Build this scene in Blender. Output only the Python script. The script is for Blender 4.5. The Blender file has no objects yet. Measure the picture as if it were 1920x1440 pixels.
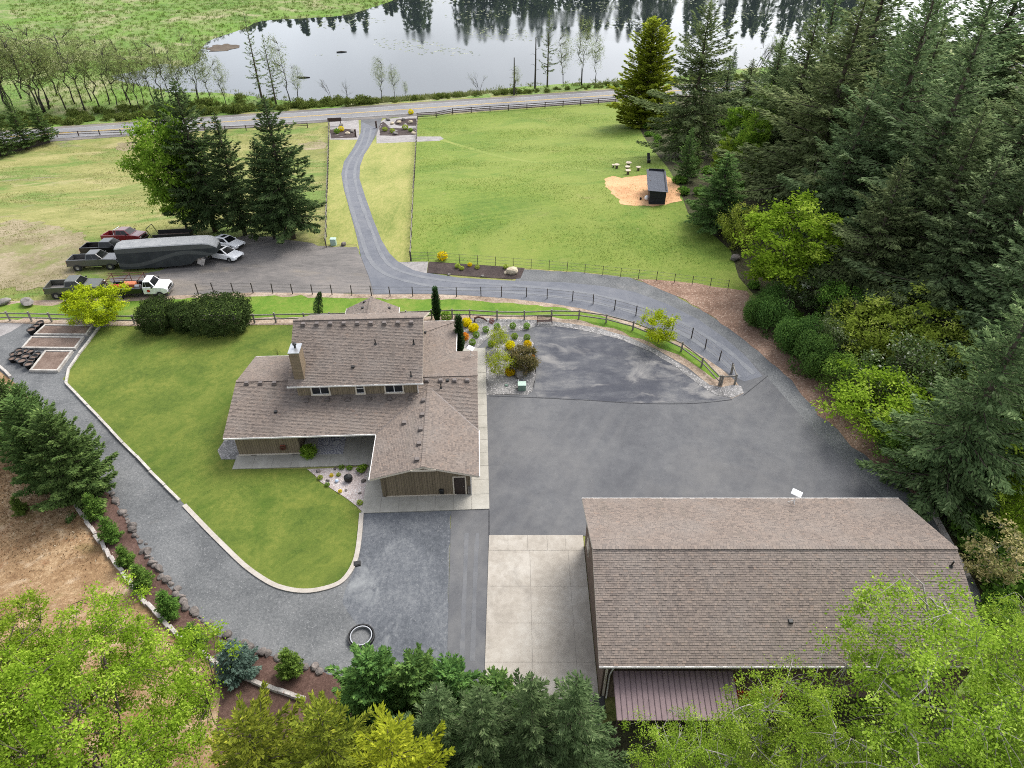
import bpy, bmesh, math, random
import numpy as np
from mathutils import Vector, Matrix, Euler
R = math.radians
rng = np.random.default_rng(7)
random.seed(7)
scene = bpy.context.scene
COL = scene.collection

# ------------------------------------------------------------------ camera
CAM_H, PITCH, FPX = 42.0, R(38.6), 1331.0
cam_d = bpy.data.cameras.new('camera')
cam = bpy.data.objects.new('camera', cam_d)
COL.objects.link(cam)
cam_d.sensor_width = 36.0
cam_d.lens = FPX / 1920 * 36.0
cam_d.clip_start, cam_d.clip_end = 0.5, 3000
cam.location = (0, 0, CAM_H)
cam.rotation_euler = (R(90) - PITCH, 0, 0)
scene.camera = cam

# ------------------------------------------------------------------ sky, sun, exposure
SUN_EL, SUN_AZ = R(50), R(38)      # azimuth measured clockwise from +Y (straight ahead)
world = bpy.data.worlds.new('World')
scene.world = world
world.use_nodes = True
wn, wl = world.node_tree.nodes, world.node_tree.links
wn.clear()
w_out = wn.new('ShaderNodeOutputWorld')
w_bg = wn.new('ShaderNodeBackground')
w_sky = wn.new('ShaderNodeTexSky')
w_sky.sky_type = 'NISHITA'
w_sky.sun_disc = False
w_sky.sun_elevation = SUN_EL
w_sky.sun_rotation = SUN_AZ
w_sky.air_density, w_sky.dust_density, w_sky.ozone_density = 1.0, 3.0, 1.0
w_hs = wn.new('ShaderNodeHueSaturation')      # thin overcast: the blue is washed out of the sky
w_hs.inputs['Saturation'].default_value = 0.34
w_tc = wn.new('ShaderNodeTexCoord')
w_no = wn.new('ShaderNodeTexNoise')           # soft cloud structure over the whole sky
w_no.inputs['Scale'].default_value = 3.0
w_no.inputs['Detail'].default_value = 4.0
w_rp = wn.new('ShaderNodeMapRange')
w_rp.inputs[1].default_value, w_rp.inputs[2].default_value = 0.3, 0.7
w_rp.inputs[3].default_value, w_rp.inputs[4].default_value = 0.82, 1.2
w_mu = wn.new('ShaderNodeVectorMath'); w_mu.operation = 'SCALE'
wl.new(w_sky.outputs[0], w_hs.inputs['Color'])
wl.new(w_tc.outputs['Generated'], w_no.inputs['Vector'])
wl.new(w_no.outputs[0], w_rp.inputs[0])
wl.new(w_hs.outputs[0], w_mu.inputs[0])
wl.new(w_rp.outputs[0], w_mu.inputs['Scale'])
wl.new(w_mu.outputs[0], w_bg.inputs['Color'])
wl.new(w_bg.outputs[0], w_out.inputs[0])
w_bg.inputs['Strength'].default_value = 0.15
sun_d = bpy.data.lights.new('sun', 'SUN')
sun = bpy.data.objects.new('sun', sun_d)
COL.objects.link(sun)
sun_d.energy = 1.3
sun_d.angle = R(28)
sun_d.color = (1.0, 0.96, 0.90)
_sd = Vector((math.sin(SUN_AZ) * math.cos(SUN_EL), math.cos(SUN_AZ) * math.cos(SUN_EL), math.sin(SUN_EL)))
sun.rotation_euler = _sd.to_track_quat('Z', 'Y').to_euler()
scene.view_settings.view_transform = 'Standard'
scene.view_settings.look = 'None'
scene.view_settings.gamma = 1.0
scene.view_settings.use_curve_mapping = False
scene.view_settings.exposure = 1.24
scene.cycles.max_bounces = 8
scene.cycles.diffuse_bounces = 6
scene.cycles.transparent_max_bounces = 4
scene.cycles.caustics_reflective = False
scene.cycles.caustics_refractive = False
scene.cycles.use_denoising = False
scene.cycles.pixel_filter_type = 'BLACKMAN_HARRIS'
scene.cycles.filter_width = 1.0

# ------------------------------------------------------------------ terrain: height of the hill over the plan
WATER_Z = -20.5
_hs = np.array([-200, 60, 72, 80, 90, 100, 112, 136, 160, 180, 186, 197, 202, 210, 900.0])
_hz = np.array([0, 0, -.15, -.7, -1.9, -3.7, -6.6, -12.0, -16.3, -18.8, -19.0, -19.0, -19.6, -20.2, -20.2])
_hm = np.zeros_like(_hs)
_dk = np.diff(_hz) / np.diff(_hs)
for _i in range(1, len(_hs) - 1):
    if _dk[_i - 1] * _dk[_i] > 0:
        _hm[_i] = 2 * _dk[_i - 1] * _dk[_i] / (_dk[_i - 1] + _dk[_i])

def hz(x, y):
    """terrain height (numpy or scalar); the contour lines run parallel to the lakeside road"""
    s = np.clip(np.asarray(y, float) - 0.22 * (np.asarray(x, float) + 40), -199, 899)
    i = np.clip(np.searchsorted(_hs, s) - 1, 0, len(_hs) - 2)
    d = _hs[i + 1] - _hs[i]
    t = (s - _hs[i]) / d
    return ((2 * t**3 - 3 * t**2 + 1) * _hz[i] + (t**3 - 2 * t**2 + t) * d * _hm[i]
            + (-2 * t**3 + 3 * t**2) * _hz[i + 1] + (t**3 - t**2) * d * _hm[i + 1])

def H(x, y):
    return float(hz(x, y))

# survey: turns a position read off the photograph into a place on the hill / at a height / at a distance
_SP, _CP = math.sin(PITCH), math.cos(PITCH)
def ray(px, py):
    u, v = (px - 960) / FPX, (py - 720) / FPX
    return Vector((u, _CP - v * _SP, -_SP - v * _CP))
def ground(px, py, dz=0.0):
    d = ray(px, py)
    t, step = 10.0, 4.0
    p = Vector((0, 0, CAM_H))
    f0 = CAM_H
    for _ in range(400):
        q = p + d * (t + step)
        f = q.z - H(q.x, q.y) - dz
        if f < 0:
            a, b = t, t + step
            for _ in range(24):
                m = (a + b) / 2
                q = p + d * m
                if q.z - H(q.x, q.y) - dz < 0: b = m
                else: a = m
            return p + d * ((a + b) / 2)
        t += step
    return p + d * t
def atz(px, py, z):
    d = ray(px, py)
    return Vector((0, 0, CAM_H)) + d * ((z - CAM_H) / d.z)
def aty(px, py, Y):
    d = ray(px, py)
    return Vector((0, 0, CAM_H)) + d * (Y / d.y)
def pts(pp):
    return [ground(x, y) for x, y in pp]

# ------------------------------------------------------------------ mesh helpers
class MB:
    def __init__(s): s.v, s.f, s.c = [], [], None
    def add(s, vs, fs):
        o = len(s.v); s.v += [tuple(p) for p in vs]; s.f += [tuple(o + i for i in f) for f in fs]
        return s
    def box(s, c, d, rz=0.0, m=None):
        x, y, z = d[0] / 2, d[1] / 2, d[2] / 2
        ca, sa = math.cos(rz), math.sin(rz)
        vs = []
        for sx, sy, sz in ((-1,-1,-1),(1,-1,-1),(1,1,-1),(-1,1,-1),(-1,-1,1),(1,-1,1),(1,1,1),(-1,1,1)):
            px, py, pz = sx * x, sy * y, sz * z
            if m: q = m @ Vector((px, py, pz)); px, py, pz = q
            vs.append((c[0] + px * ca - py * sa, c[1] + px * sa + py * ca, c[2] + pz))
        return s.add(vs, [(0,3,2,1),(4,5,6,7),(0,1,5,4),(1,2,6,5),(2,3,7,6),(3,0,4,7)])
    def bar(s, a, b, w, h=None, up=(0, 0, 1)):
        """rectangular bar from a to b"""
        a, b = Vector(a), Vector(b); h = h or w
        d = (b - a).normalized(); u = Vector(up)
        if abs(d.dot(u)) > .98: u = Vector((1, 0, 0))
        r = d.cross(u).normalized(); u = r.cross(d)
        vs = []
        for p in (a, b):
            for i, j in ((-1,-1),(1,-1),(1,1),(-1,1)):
                vs.append(p + r * (i * w / 2) + u * (j * h / 2))
        return s.add(vs, [(0,1,2,3),(7,6,5,4),(0,4,5,1),(1,5,6,2),(2,6,7,3),(3,7,4,0)])
    def prism(s, poly, z0, z1):
        n = len(poly)
        vs = [(p[0], p[1], z0) for p in poly] + [(p[0], p[1], z1) for p in poly]
        fs = [tuple(range(n - 1, -1, -1)), tuple(range(n, 2 * n))]
        fs += [(i, (i + 1) % n, n + (i + 1) % n, n + i) for i in range(n)]
        return s.add(vs, fs)
    def extr(s, prof, y0, y1):
        """profile in x,z pulled along y"""
        n = len(prof)
        vs = [(p[0], y0, p[1]) for p in prof] + [(p[0], y1, p[1]) for p in prof]
        fs = [tuple(range(n)), tuple(range(2 * n - 1, n - 1, -1))]
        fs += [(i, n + i, n + (i + 1) % n, (i + 1) % n) for i in range(n)]
        return s.add(vs, fs)
    def tube(s, P, rad, n=6, cap=True):
        P = [Vector(p) for p in P]
        vs, fs = [], []
        for i, p in enumerate(P):
            d = (P[min(i + 1, len(P) - 1)] - P[max(i - 1, 0)]).normalized()
            u = Vector((0, 0, 1)) if abs(d.z) < .9 else Vector((1, 0, 0))
            a = d.cross(u).normalized(); b = d.cross(a)
            r = rad[i] if hasattr(rad, '__len__') else rad
            for k in range(n):
                t = 2 * math.pi * k / n
                vs.append(p + a * (r * math.cos(t)) + b * (r * math.sin(t)))
        for i in range(len(P) - 1):
            for k in range(n):
                fs.append((i * n + k, i * n + (k + 1) % n, (i + 1) * n + (k + 1) % n, (i + 1) * n + k))
        if cap:
            fs.append(tuple(range(n - 1, -1, -1))); fs.append(tuple(range((len(P) - 1) * n, len(P) * n)))
        return s.add(vs, fs)
    def lathe(s, prof, c=(0, 0, 0), n=14, ax='z'):
        vs, fs = [], []
        for r, z in prof:
            for k in range(n):
                t = 2 * math.pi * k / n
                q = (r * math.cos(t), r * math.sin(t), z)
                if ax == 'y': q = (q[0], q[2], q[1])
                if ax == 'x': q = (q[2], q[0], q[1])
                vs.append((c[0] + q[0], c[1] + q[1], c[2] + q[2]))
        for i in range(len(prof) - 1):
            for k in range(n):
                fs.append((i * n + k, i * n + (k + 1) % n, (i + 1) * n + (k + 1) % n, (i + 1) * n + k))
        return s.add(vs, fs)
    def mesh(s, name, m=None, bevel=0, smooth=False, seg=1):
        me = bpy.data.meshes.new(name)
        me.from_pydata(s.v, [], s.f)
        bm = bmesh.new(); bm.from_mesh(me)
        bmesh.ops.recalc_face_normals(bm, faces=bm.faces)
        if bevel:
            es = [e for e in bm.edges if len(e.link_faces) == 2 and e.calc_face_angle(0) > .35]
            bmesh.ops.bevel(bm, geom=es, offset=bevel, segments=seg, affect='EDGES', profile=.6, clamp_overlap=True)
        bm.to_mesh(me); bm.free()
        if m: me.materials.append(m)
        if smooth:
            me.polygons.foreach_set('use_smooth', [True] * len(me.polygons))
        me.update()
        return me
    def build(s, name, m, parent=None, loc=None, rz=0, bevel=0, smooth=False, seg=1):
        return link(name, s.mesh(name, m, bevel, smooth, seg), parent, loc, rz)

def link(name, me, parent=None, loc=None, rz=0, sc=None):
    o = bpy.data.objects.new(name, me); COL.objects.link(o)
    if parent: o.parent = parent
    if loc is not None: o.location = loc
    if rz: o.rotation_euler = (0, 0, rz)
    if sc is not None: o.scale = (sc, sc, sc) if not hasattr(sc, '__len__') else sc
    return o
def tag(o, label=None, cat=None, group=None, kind=None):
    if label: o['label'] = label
    if cat: o['category'] = cat
    if group: o['group'] = group
    if kind: o['kind'] = kind
    return o
def thing(name, label, cat, loc=(0, 0, 0), rz=0.0, group=None, sc=None):
    o = bpy.data.objects.new(name, None); COL.objects.link(o)
    o.empty_display_size = .3
    o.location = loc; o.rotation_euler = (0, 0, rz)
    if sc is not None: o.scale = (sc, sc, sc) if not hasattr(sc, '__len__') else sc
    return tag(o, label, cat, group)
def structure(o): o['kind'] = 'structure'; return o
def sit(o, heading):
    """stand a thing on the slope where it is: z up along the local terrain normal"""
    x, y = o.location.x, o.location.y
    e = .8
    n = Vector((-(H(x + e, y) - H(x - e, y)) / (2 * e), -(H(x, y + e) - H(x, y - e)) / (2 * e), 1)).normalized()
    f = Vector((math.cos(heading), math.sin(heading), 0)); l = n.cross(f).normalized(); f = l.cross(n)
    o.rotation_euler = Matrix((f, l, n)).transposed().to_euler()

# ------------------------------------------------------------------ materials
def srgb(h):
    c = [int(h[i:i + 2], 16) / 255 for i in (0, 2, 4)]
    return tuple(x / 12.92 if x <= .04045 else ((x + .055) / 1.055) ** 2.4 for x in c) + (1,)
def L(r, g=None, b=None):
    return (r, r if g is None else g, r if b is None else b, 1)
class NT:
    def __init__(s, name):
        s.m = bpy.data.materials.new(name); s.m.use_nodes = True
        s.n, s.l = s.m.node_tree.nodes, s.m.node_tree.links
        s.n.clear()
        s.out = s.n.new('ShaderNodeOutputMaterial')
    def new(s, t, **k):
        n = s.n.new('ShaderNode' + t)
        for a, v in k.items(): setattr(n, a, v)
        return n
    def pos(s):
        return s.new('NewGeometry').outputs['Position']
    def noise(s, vec, scale, detail=4, rough=.55, dist=0):
        n = s.new('TexNoise'); n.inputs['Scale'].default_value = scale; n.inputs['Detail'].default_value = detail
        n.inputs['Roughness'].default_value = rough; n.inputs['Distortion'].default_value = dist
        if vec is not None: s.l.new(vec, n.inputs['Vector'])
        return n.outputs[0]
    def ramp(s, fac, stops):
        r = s.new('ValToRGB'); e = r.color_ramp.elements
        while len(e) < len(stops): e.new(.5)
        for i, (p, c) in enumerate(stops): e[i].position = p; e[i].color = c
        s.l.new(fac, r.inputs[0]); return r.outputs[0]
    def rng(s, fac, a, b, c=0., d=1.):
        r = s.new('MapRange'); 
        for i, v in enumerate((a, b, c, d)): r.inputs[i + 1].default_value = v
        s.l.new(fac, r.inputs[0]); return r.outputs[0]
    def mix(s, fac, a, b, mode='MIX'):
        m = s.new('Mix'); m.data_type = 'RGBA'; m.blend_type = mode; m.clamp_factor = True
        for k, v in ((0, fac), (6, a), (7, b)):
            if isinstance(v, (int, float, tuple)): m.inputs[k].default_value = v
            else: s.l.new(v, m.inputs[k])
        return m.outputs[2]
    def math(s, op, a, b=None):
        m = s.new('Math'); m.operation = op
        for k, v in ((0, a), (1, b)):
            if v is None: continue
            if isinstance(v, (int, float)): m.inputs[k].default_value = v
            else: s.l.new(v, m.inputs[k])
        return m.outputs[0]
    def map(s, vec, sc=(1, 1, 1), rot=(0, 0, 0), loc=(0, 0, 0)):
        m = s.new('Mapping'); m.inputs['Scale'].default_value = sc; m.inputs['Rotation'].default_value = rot; m.inputs['Location'].default_value = loc
        s.l.new(vec, m.inputs['Vector']); return m.outputs[0]
    def bump(s, h, strength, dist):
        b = s.new('Bump'); b.inputs['Strength'].default_value = strength; b.inputs['Distance'].default_value = dist
        s.l.new(h, b.inputs['Height']); return b.outputs[0]
    def pbr(s, col, rough=.8, metal=0., normal=None, spec=.4):
        b = s.new('BsdfPrincipled')
        for k, v in (('Base Color', col), ('Roughness', rough), ('Metallic', metal), ('Specular IOR Level', spec)):
            if isinstance(v, (int, float, tuple)): b.inputs[k].default_value = v
            else: s.l.new(v, b.inputs[k])
        if normal is not None: s.l.new(normal, b.inputs['Normal'])
        s.l.new(b.outputs[0], s.out.inputs[0]); return s.m

def plain(name, col, rough=.6, metal=0., var=.12, scale=3., spec=.4):
    t = NT(name)
    n = t.noise(t.pos(), scale, 5)
    c = t.ramp(n, [(.3, tuple(x * (1 - var) for x in col[:3]) + (1,)), (.7, tuple(min(1, x * (1 + var)) for x in col[:3]) + (1,))])
    return t.pbr(c, rough, metal, None, spec)

def earthy(name, cols, s1=.35, s2=6., rough=.95, bump=.4, bdist=.05, patch=None, s3=40., speck=None, stretch=None, streak=None):
    """ground material: broad tone drift, medium mottling, fine grain, optional patches of another colour"""
    t = NT(name); p = t.pos()
    if stretch: p = t.map(p, stretch)
    big = t.noise(p, s1, 6, .6, .4)
    med = t.noise(p, s2, 6, .65)
    fine = t.noise(p, s3, 3, .7)
    v = t.math('ADD', t.math('MULTIPLY', big, .42), t.math('ADD', t.math('MULTIPLY', med, .33), t.math('MULTIPLY', fine, .25)))
    k = len(cols)
    c = t.ramp(v, [(.39 + .22 * i / (k - 1), cc) for i, cc in enumerate(cols)])
    if patch:
        for pc, ps, lo, hi, amt in patch:
            pn = t.noise(t.map(p, loc=(37 * ps, 11, 5)), ps, 7, .62, .8)
            c = t.mix(t.rng(pn, lo, hi, 0, amt), c, pc)
    if streak:
        ang, sx, sy, sc_, amt = streak
        sn = t.noise(t.map(t.map(p, rot=(0, 0, ang)), (sx, sy, 1)), 1.0, 4, .55, .3)
        c = t.mix(t.rng(sn, .46, .66, 0, amt), c, sc_)
    if speck:
        vo = t.new('TexVoronoi'); vo.inputs['Scale'].default_value = speck[1]; t.l.new(p, vo.inputs['Vector'])
        sep = t.new('SeparateColor'); t.l.new(vo.outputs['Color'], sep.inputs[0])
        c = t.mix(t.rng(sep.outputs[0], speck[2], speck[2] + .04, 0, speck[3]), c, speck[0])
    hgt = t.math('ADD', t.math('MULTIPLY', med, .6), t.math('MULTIPLY', fine, .5))
    return t.pbr(c, rough, 0, t.bump(hgt, bump, bdist), .2)

M = {}
M['pasture'] = earthy('pasture_grass', [L(.075,.13,.018), L(.125,.18,.027), L(.18,.212,.046)], .06, 1.6, bump=.7, bdist=.12, s3=5,
    patch=[(L(.2,.225,.055), .05, .46, .62, .5), (L(.065,.14,.018), .12, .55, .66, .5), (L(.24,.21,.09), .2, .62, .74, .4)], streak=(-.35, .05, .9, L(.17,.215,.04), .4))
M['field'] = earthy('dry_field_grass', [L(.12,.14,.035), L(.2,.2,.065), L(.29,.265,.11)], .09, 1.5, bump=.7, bdist=.12, s3=5, stretch=(.75, 1.2, 1),
    patch=[(L(.09,.16,.028), .07, .48, .6, .8), (L(.32,.27,.14), .14, .55, .68, .6), (L(.19,.15,.12), .11, .62, .72, .6)])
M['verge'] = earthy('mown_verge_grass', [L(.13,.165,.035), L(.22,.23,.065), L(.3,.275,.1)], .12, 1.6, bump=.5, bdist=.08, s3=6, stretch=(1.8, .5, 1))
M['lawn'] = earthy('lawn_grass', [L(.056,.09,.014), L(.09,.126,.02), L(.145,.166,.032)], .3, 2.2, bump=.6, bdist=.05, s3=9,
    patch=[(L(.18,.19,.036), .45, .56, .72, .5), (L(.048,.095,.01), .3, .55, .68, .5)], streak=(.75, 1.1, .05, L(.135,.16,.03), .35))
M['strip'] = earthy('strip_grass', [L(.07,.15,.015), L(.11,.19,.022), L(.17,.21,.04)], .3, 1.6, bump=.6, bdist=.08, s3=12)
M['marsh'] = earthy('marsh_grass', [L(.07,.13,.025), L(.12,.2,.04), L(.2,.23,.085)], .06, .8, bump=1, bdist=.4, s3=2.5,
    patch=[(L(.3,.27,.16), .06, .5, .62, .75), (L(.12,.22,.03), .035, .5, .6, .7), (L(.24,.23,.13), .3, .56, .68, .5)])
M['asphalt'] = earthy('asphalt', [L(.08,.082,.088), L(.102,.104,.109), L(.132,.133,.135)], .16, 1.2, rough=.88, bump=.15, bdist=.01, s3=30,
    patch=[(L(.165,.16,.153), .1, .52, .72, .5), (L(.068,.07,.078), .2, .56, .7, .5), (L(.2,.195,.185), .9, .66, .78, .3)], streak=(.5, .9, .06, L(.15,.148,.145), .25))
M['asphalt_worn'] = earthy('worn_asphalt', [L(.045,.048,.06), L(.085,.088,.098), L(.17,.168,.165)], .25, .9, rough=.85, bump=.2, bdist=.01, s3=20, stretch=(.7, 1.2, 1),
    patch=[(L(.045,.048,.06), .12, .5, .6, .7), (L(.26,.25,.235), .3, .53, .68, .75)])
M['asphalt_lane'] = earthy('lane_asphalt', [L(.1,.107,.125), L(.125,.132,.15), L(.15,.155,.17)], .3, 1.2, rough=.85, bump=.15, bdist=.01, s3=50)
M['road'] = earthy('road_asphalt', [L(.15,.15,.158), L(.185,.185,.19), L(.22,.22,.22)], .1, 1.2, rough=.85, bump=.1, bdist=.01, s3=40)
M['gravel'] = earthy('grey_gravel', [L(.075,.079,.082), L(.12,.124,.126), L(.175,.178,.178)], .25, 5, bump=.8, bdist=.04, s3=14, speck=(L(.27), 16, .95, .5),
    patch=[(L(.2,.19,.18), .5, .6, .74, .35)])
M['gravel_blue'] = earthy('blue_gravel', [L(.06,.066,.075), L(.1,.107,.118), L(.16,.167,.174)], .3, 4, bump=.7, bdist=.03, s3=14, speck=(L(.26), 16, .96, .4),
    patch=[(L(.27,.28,.28), .5, .55, .74, .55)], stretch=(.9, .7, 1))
M['gravel_park'] = earthy('parking_gravel', [L(.095,.09,.086), L(.145,.135,.128), L(.2,.18,.165)], .12, 1.5, bump=.6, bdist=.03, s3=14,
    patch=[(L(.26,.22,.17), .12, .54, .66, .5)], stretch=(.6, 1.6, 1))
M['gravel_pale'] = earthy('pale_gravel', [L(.17,.16,.155), L(.25,.235,.228), L(.33,.315,.305)], .5, 4, bump=.5, bdist=.02, s3=20)
M['rockbed'] = earthy('river_rock', [L(.1,.098,.097), L(.2,.195,.19), L(.33,.32,.31)], .6, 7, bump=1, bdist=.1, s3=12, speck=(L(.45,.43,.42), 9, .86, .7))
M['pinkrock'] = earthy('pink_gravel', [L(.22,.18,.17), L(.36,.31,.295), L(.46,.42,.4)], .6, 7, bump=.9, bdist=.06, s3=14, speck=(L(.55), 11, .9, .6))
M['mulch'] = earthy('bark_mulch', [L(.055,.031,.024), L(.09,.053,.042), L(.135,.085,.068)], .6, 5, bump=.9, bdist=.06, s3=14)
M['mulch_dark'] = earthy('dark_mulch', [L(.03,.022,.02), L(.05,.037,.034), L(.075,.058,.052)], .6, 4, bump=.9, bdist=.06, s3=16)
M['chips'] = earthy('wood_chips', [L(.13,.08,.055), L(.22,.14,.1), L(.32,.22,.165)], .3, 4, bump=.9, bdist=.06, s3=12, speck=(L(.42,.32,.25), 8, .88, .6))
M['sawdust'] = earthy('sawdust', [L(.38,.2,.1), L(.5,.29,.15), L(.58,.37,.2)], .25, 2, bump=.4, bdist=.03, s3=14)
M['earth'] = earthy('bare_earth', [L(.14,.08,.04), L(.25,.16,.085), L(.4,.29,.175)], .3, 2.2, bump=.9, bdist=.12, s3=7,
    patch=[(L(.5,.4,.28), .6, .55, .7, .7), (L(.1,.11,.03), .25, .58, .7, .55), (L(.17,.065,.028), .3, .57, .7, .6)])
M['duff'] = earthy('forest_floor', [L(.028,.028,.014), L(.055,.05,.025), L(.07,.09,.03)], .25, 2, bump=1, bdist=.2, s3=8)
M['soil'] = earthy('garden_soil', [L(.1,.068,.053), L(.16,.115,.092), L(.21,.16,.13)], .8, 5, bump=.8, bdist=.05, s3=18)
M['verge_soil'] = earthy('verge_soil', [L(.17,.12,.085), L(.3,.23,.17), L(.42,.35,.28)], .5, 3, bump=.9, bdist=.08, s3=14)
M['concrete'] = earthy('concrete', [L(.26,.235,.2), L(.335,.305,.262), L(.4,.375,.33)], .3, 2.2, rough=.9, bump=.1, bdist=.01, s3=20,
    patch=[(L(.47,.445,.4), .3, .54, .72, .6), (L(.22,.2,.175), .45, .55, .7, .55)])
M['concrete_grey'] = earthy('grey_concrete', [L(.27,.26,.225), L(.33,.315,.275), L(.39,.375,.33)], .5, 2.2, rough=.9, bump=.1, bdist=.01, s3=40)
M['kerb'] = earthy('kerb_concrete', [L(.3,.27,.23), L(.37,.335,.295), L(.43,.4,.36)], .8, 5, rough=.9, bump=.1, bdist=.01)
M['timber'] = earthy('weathered_timber', [L(.2,.18,.16), L(.36,.33,.3), L(.5,.47,.44)], 1.2, 6, rough=.9, bump=.5, bdist=.02, s3=30, patch=[(L(.16,.07,.04), 1.1, .62, .68, .8)])
M['timber_pale'] = earthy('pale_timber', [L(.26,.24,.215), L(.4,.375,.34), L(.5,.475,.44)], 1.2, 6, rough=.9, bump=.4, bdist=.02, s3=30)
M['rail'] = plain('fence_rail_wood', L(.2,.185,.16), .9, 0, .3, 5)
M['post_dark'] = plain('dark_fence_post', L(.055,.045,.04), .9, 0, .3, 5)
M['wire'] = plain('fence_wire', L(.1,.095,.09), .6, .5)
M['fence_brown'] = plain('brown_fence_paint', L(.06,.038,.032), .8, 0, .2, 4)
M['stone'] = earthy('boulder_stone', [L(.1,.09,.08), L(.19,.175,.16), L(.29,.27,.25)], .8, 4, bump=.8, bdist=.06, s3=18)
M['rock_dark'] = earthy('basalt', [L(.07,.06,.055), L(.13,.115,.105), L(.22,.19,.17)], 1., 4, bump=.8, bdist=.06, s3=18, patch=[(L(.2,.16,.05), 1., .62, .72, .6)])
M['stone_tan'] = earthy('sandstone', [L(.35,.29,.2), L(.47,.4,.29), L(.55,.48,.37)], .8, 4, bump=.6, bdist=.05)
M['black'] = plain('black_plastic', L(.012), .55, 0, .3)
M['white_paint'] = plain('white_paint', L(.72,.71,.69), .5, 0, .05)
M['trim'] = plain('cream_trim', L(.56,.5,.41), .6, 0, .06)
M['gutter'] = plain('pale_gutter', L(.62,.6,.57), .45, 0, .05)
M['red_metal'] = plain('red_steel', L(.42,.02,.015), .4, 0, .15)
M['galv'] = plain('galvanised_steel', L(.42,.43,.44), .35, .8, .1)
M['glass'] = NT('window_glass').pbr(L(.012,.016,.02), .06, 0, None, .8)
M['line_white'] = plain('white_road_paint', L(.4), .7, 0, .25, 2)
M['line_yellow'] = plain('yellow_road_paint', L(.5,.33,.06), .7, 0, .15, 2)

def leafmat(name, lo, hi, third=None, transl=.35, hue=.02):
    """foliage: each leaf its own tone (attribute rnd), each plant its own cast (object random)"""
    t = NT(name)
    at = t.new('Attribute'); at.attribute_name = 'rnd'
    stops = [(.0, lo), (.75, hi)] + ([(1., third)] if third else [])
    c = t.ramp(at.outputs['Fac'], stops)
    oi = t.new('ObjectInfo')
    hs = t.new('HueSaturation')
    t.l.new(t.rng(oi.outputs['Random'], 0, 1, .5 - hue, .5 + hue), hs.inputs['Hue'])
    t.l.new(t.rng(oi.outputs['Random'], 0, 1, .92, 1.12), hs.inputs['Value'])
    t.l.new(c, hs.inputs['Color'])
    d = t.new('BsdfDiffuse'); tr = t.new('BsdfTranslucent'); mx = t.new('MixShader')
    t.l.new(hs.outputs[0], d.inputs[0]); t.l.new(hs.outputs[0], tr.inputs[0])
    mx.inputs[0].default_value = transl
    t.l.new(d.outputs[0], mx.inputs[1]); t.l.new(tr.outputs[0], mx.inputs[2])
    t.l.new(mx.outputs[0], t.out.inputs[0])
    return t.m
# ================================================================== GROUND
def inside(poly, x, y):
    """vectorised point in polygon"""
    r = np.zeros(x.shape, bool); n = len(poly)
    for i in range(n):
        x0, y0 = poly[i][:2]; x1, y1 = poly[(i + 1) % n][:2]
        c = ((y0 > y) != (y1 > y)) & (x < (x1 - x0) * (y - y0) / ((y1 - y0) or 1e-9) + x0)
        r ^= c
    return r

def smooth_line(P, n=3, closed=False):
    """Catmull-Rom through 2-D/3-D points"""
    P = [Vector(p) for p in P]; out = []; N = len(P)
    for i in range(N if closed else N - 1):
        g = (lambda k: P[k % N]) if closed else (lambda k: P[max(0, min(N - 1, k))])
        a, b, c, d = g(i - 1), g(i), g(i + 1), g(i + 2)
        for k in range(n):
            t = k / n
            out.append(.5 * ((2 * b) + (c - a) * t + (2 * a - 5 * b + 4 * c - d) * t * t + (3 * b - a - 3 * c + d) * t ** 3))
    if not closed: out.append(P[-1])
    return out

def sheet(name, poly, mat, lift, cell=3.0, flat=None, ragged=0.0):
    """a ground surface draped over the hill, following its outline exactly"""
    P = [Vector((p[0], p[1], 0)) for p in poly]
    if ragged:
        Q = []
        for i, a in enumerate(P):
            b = P[(i + 1) % len(P)]; k = max(1, int((b - a).length / .9))
            for j in range(k):
                q = a.lerp(b, j / k); nx = (b - a).normalized()
                w = random.gauss(0, ragged)
                Q.append(q + Vector((-nx.y * w, nx.x * w, 0)))
        P = Q
    bm = bmesh.new()
    f = bm.faces.new([bm.verts.new(p) for p in P])
    bmesh.ops.triangulate(bm, faces=[f], ngon_method='EAR_CLIP')
    xs = [p.x for p in P]; ys = [p.y for p in P]
    if flat is None:
        for lo, hi, co in ((min(xs), max(xs), 0), (min(ys), max(ys), 1)):
            k = math.floor(lo / cell) + 1
            while k * cell < hi:
                pc = [0, 0, 0]; no = [0, 0, 0]; pc[co] = k * cell; no[co] = 1
                bmesh.ops.bisect_plane(bm, geom=bm.verts[:] + bm.edges[:] + bm.faces[:], plane_co=pc, plane_no=no)
                k += 1
    for v in bm.verts: v.co.z = (H(v.co.x, v.co.y) if flat is None else flat) + lift
    for f in bm.faces:
        if f.normal.z < 0: f.normal_flip()
    bm.normal_update()
    for f in bm.faces:
        if f.normal.z < 0: f.normal_flip()
    me = bpy.data.meshes.new(name); bm.to_mesh(me); bm.free()
    me.materials.append(mat)
    return structure(link(name, me))

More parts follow.
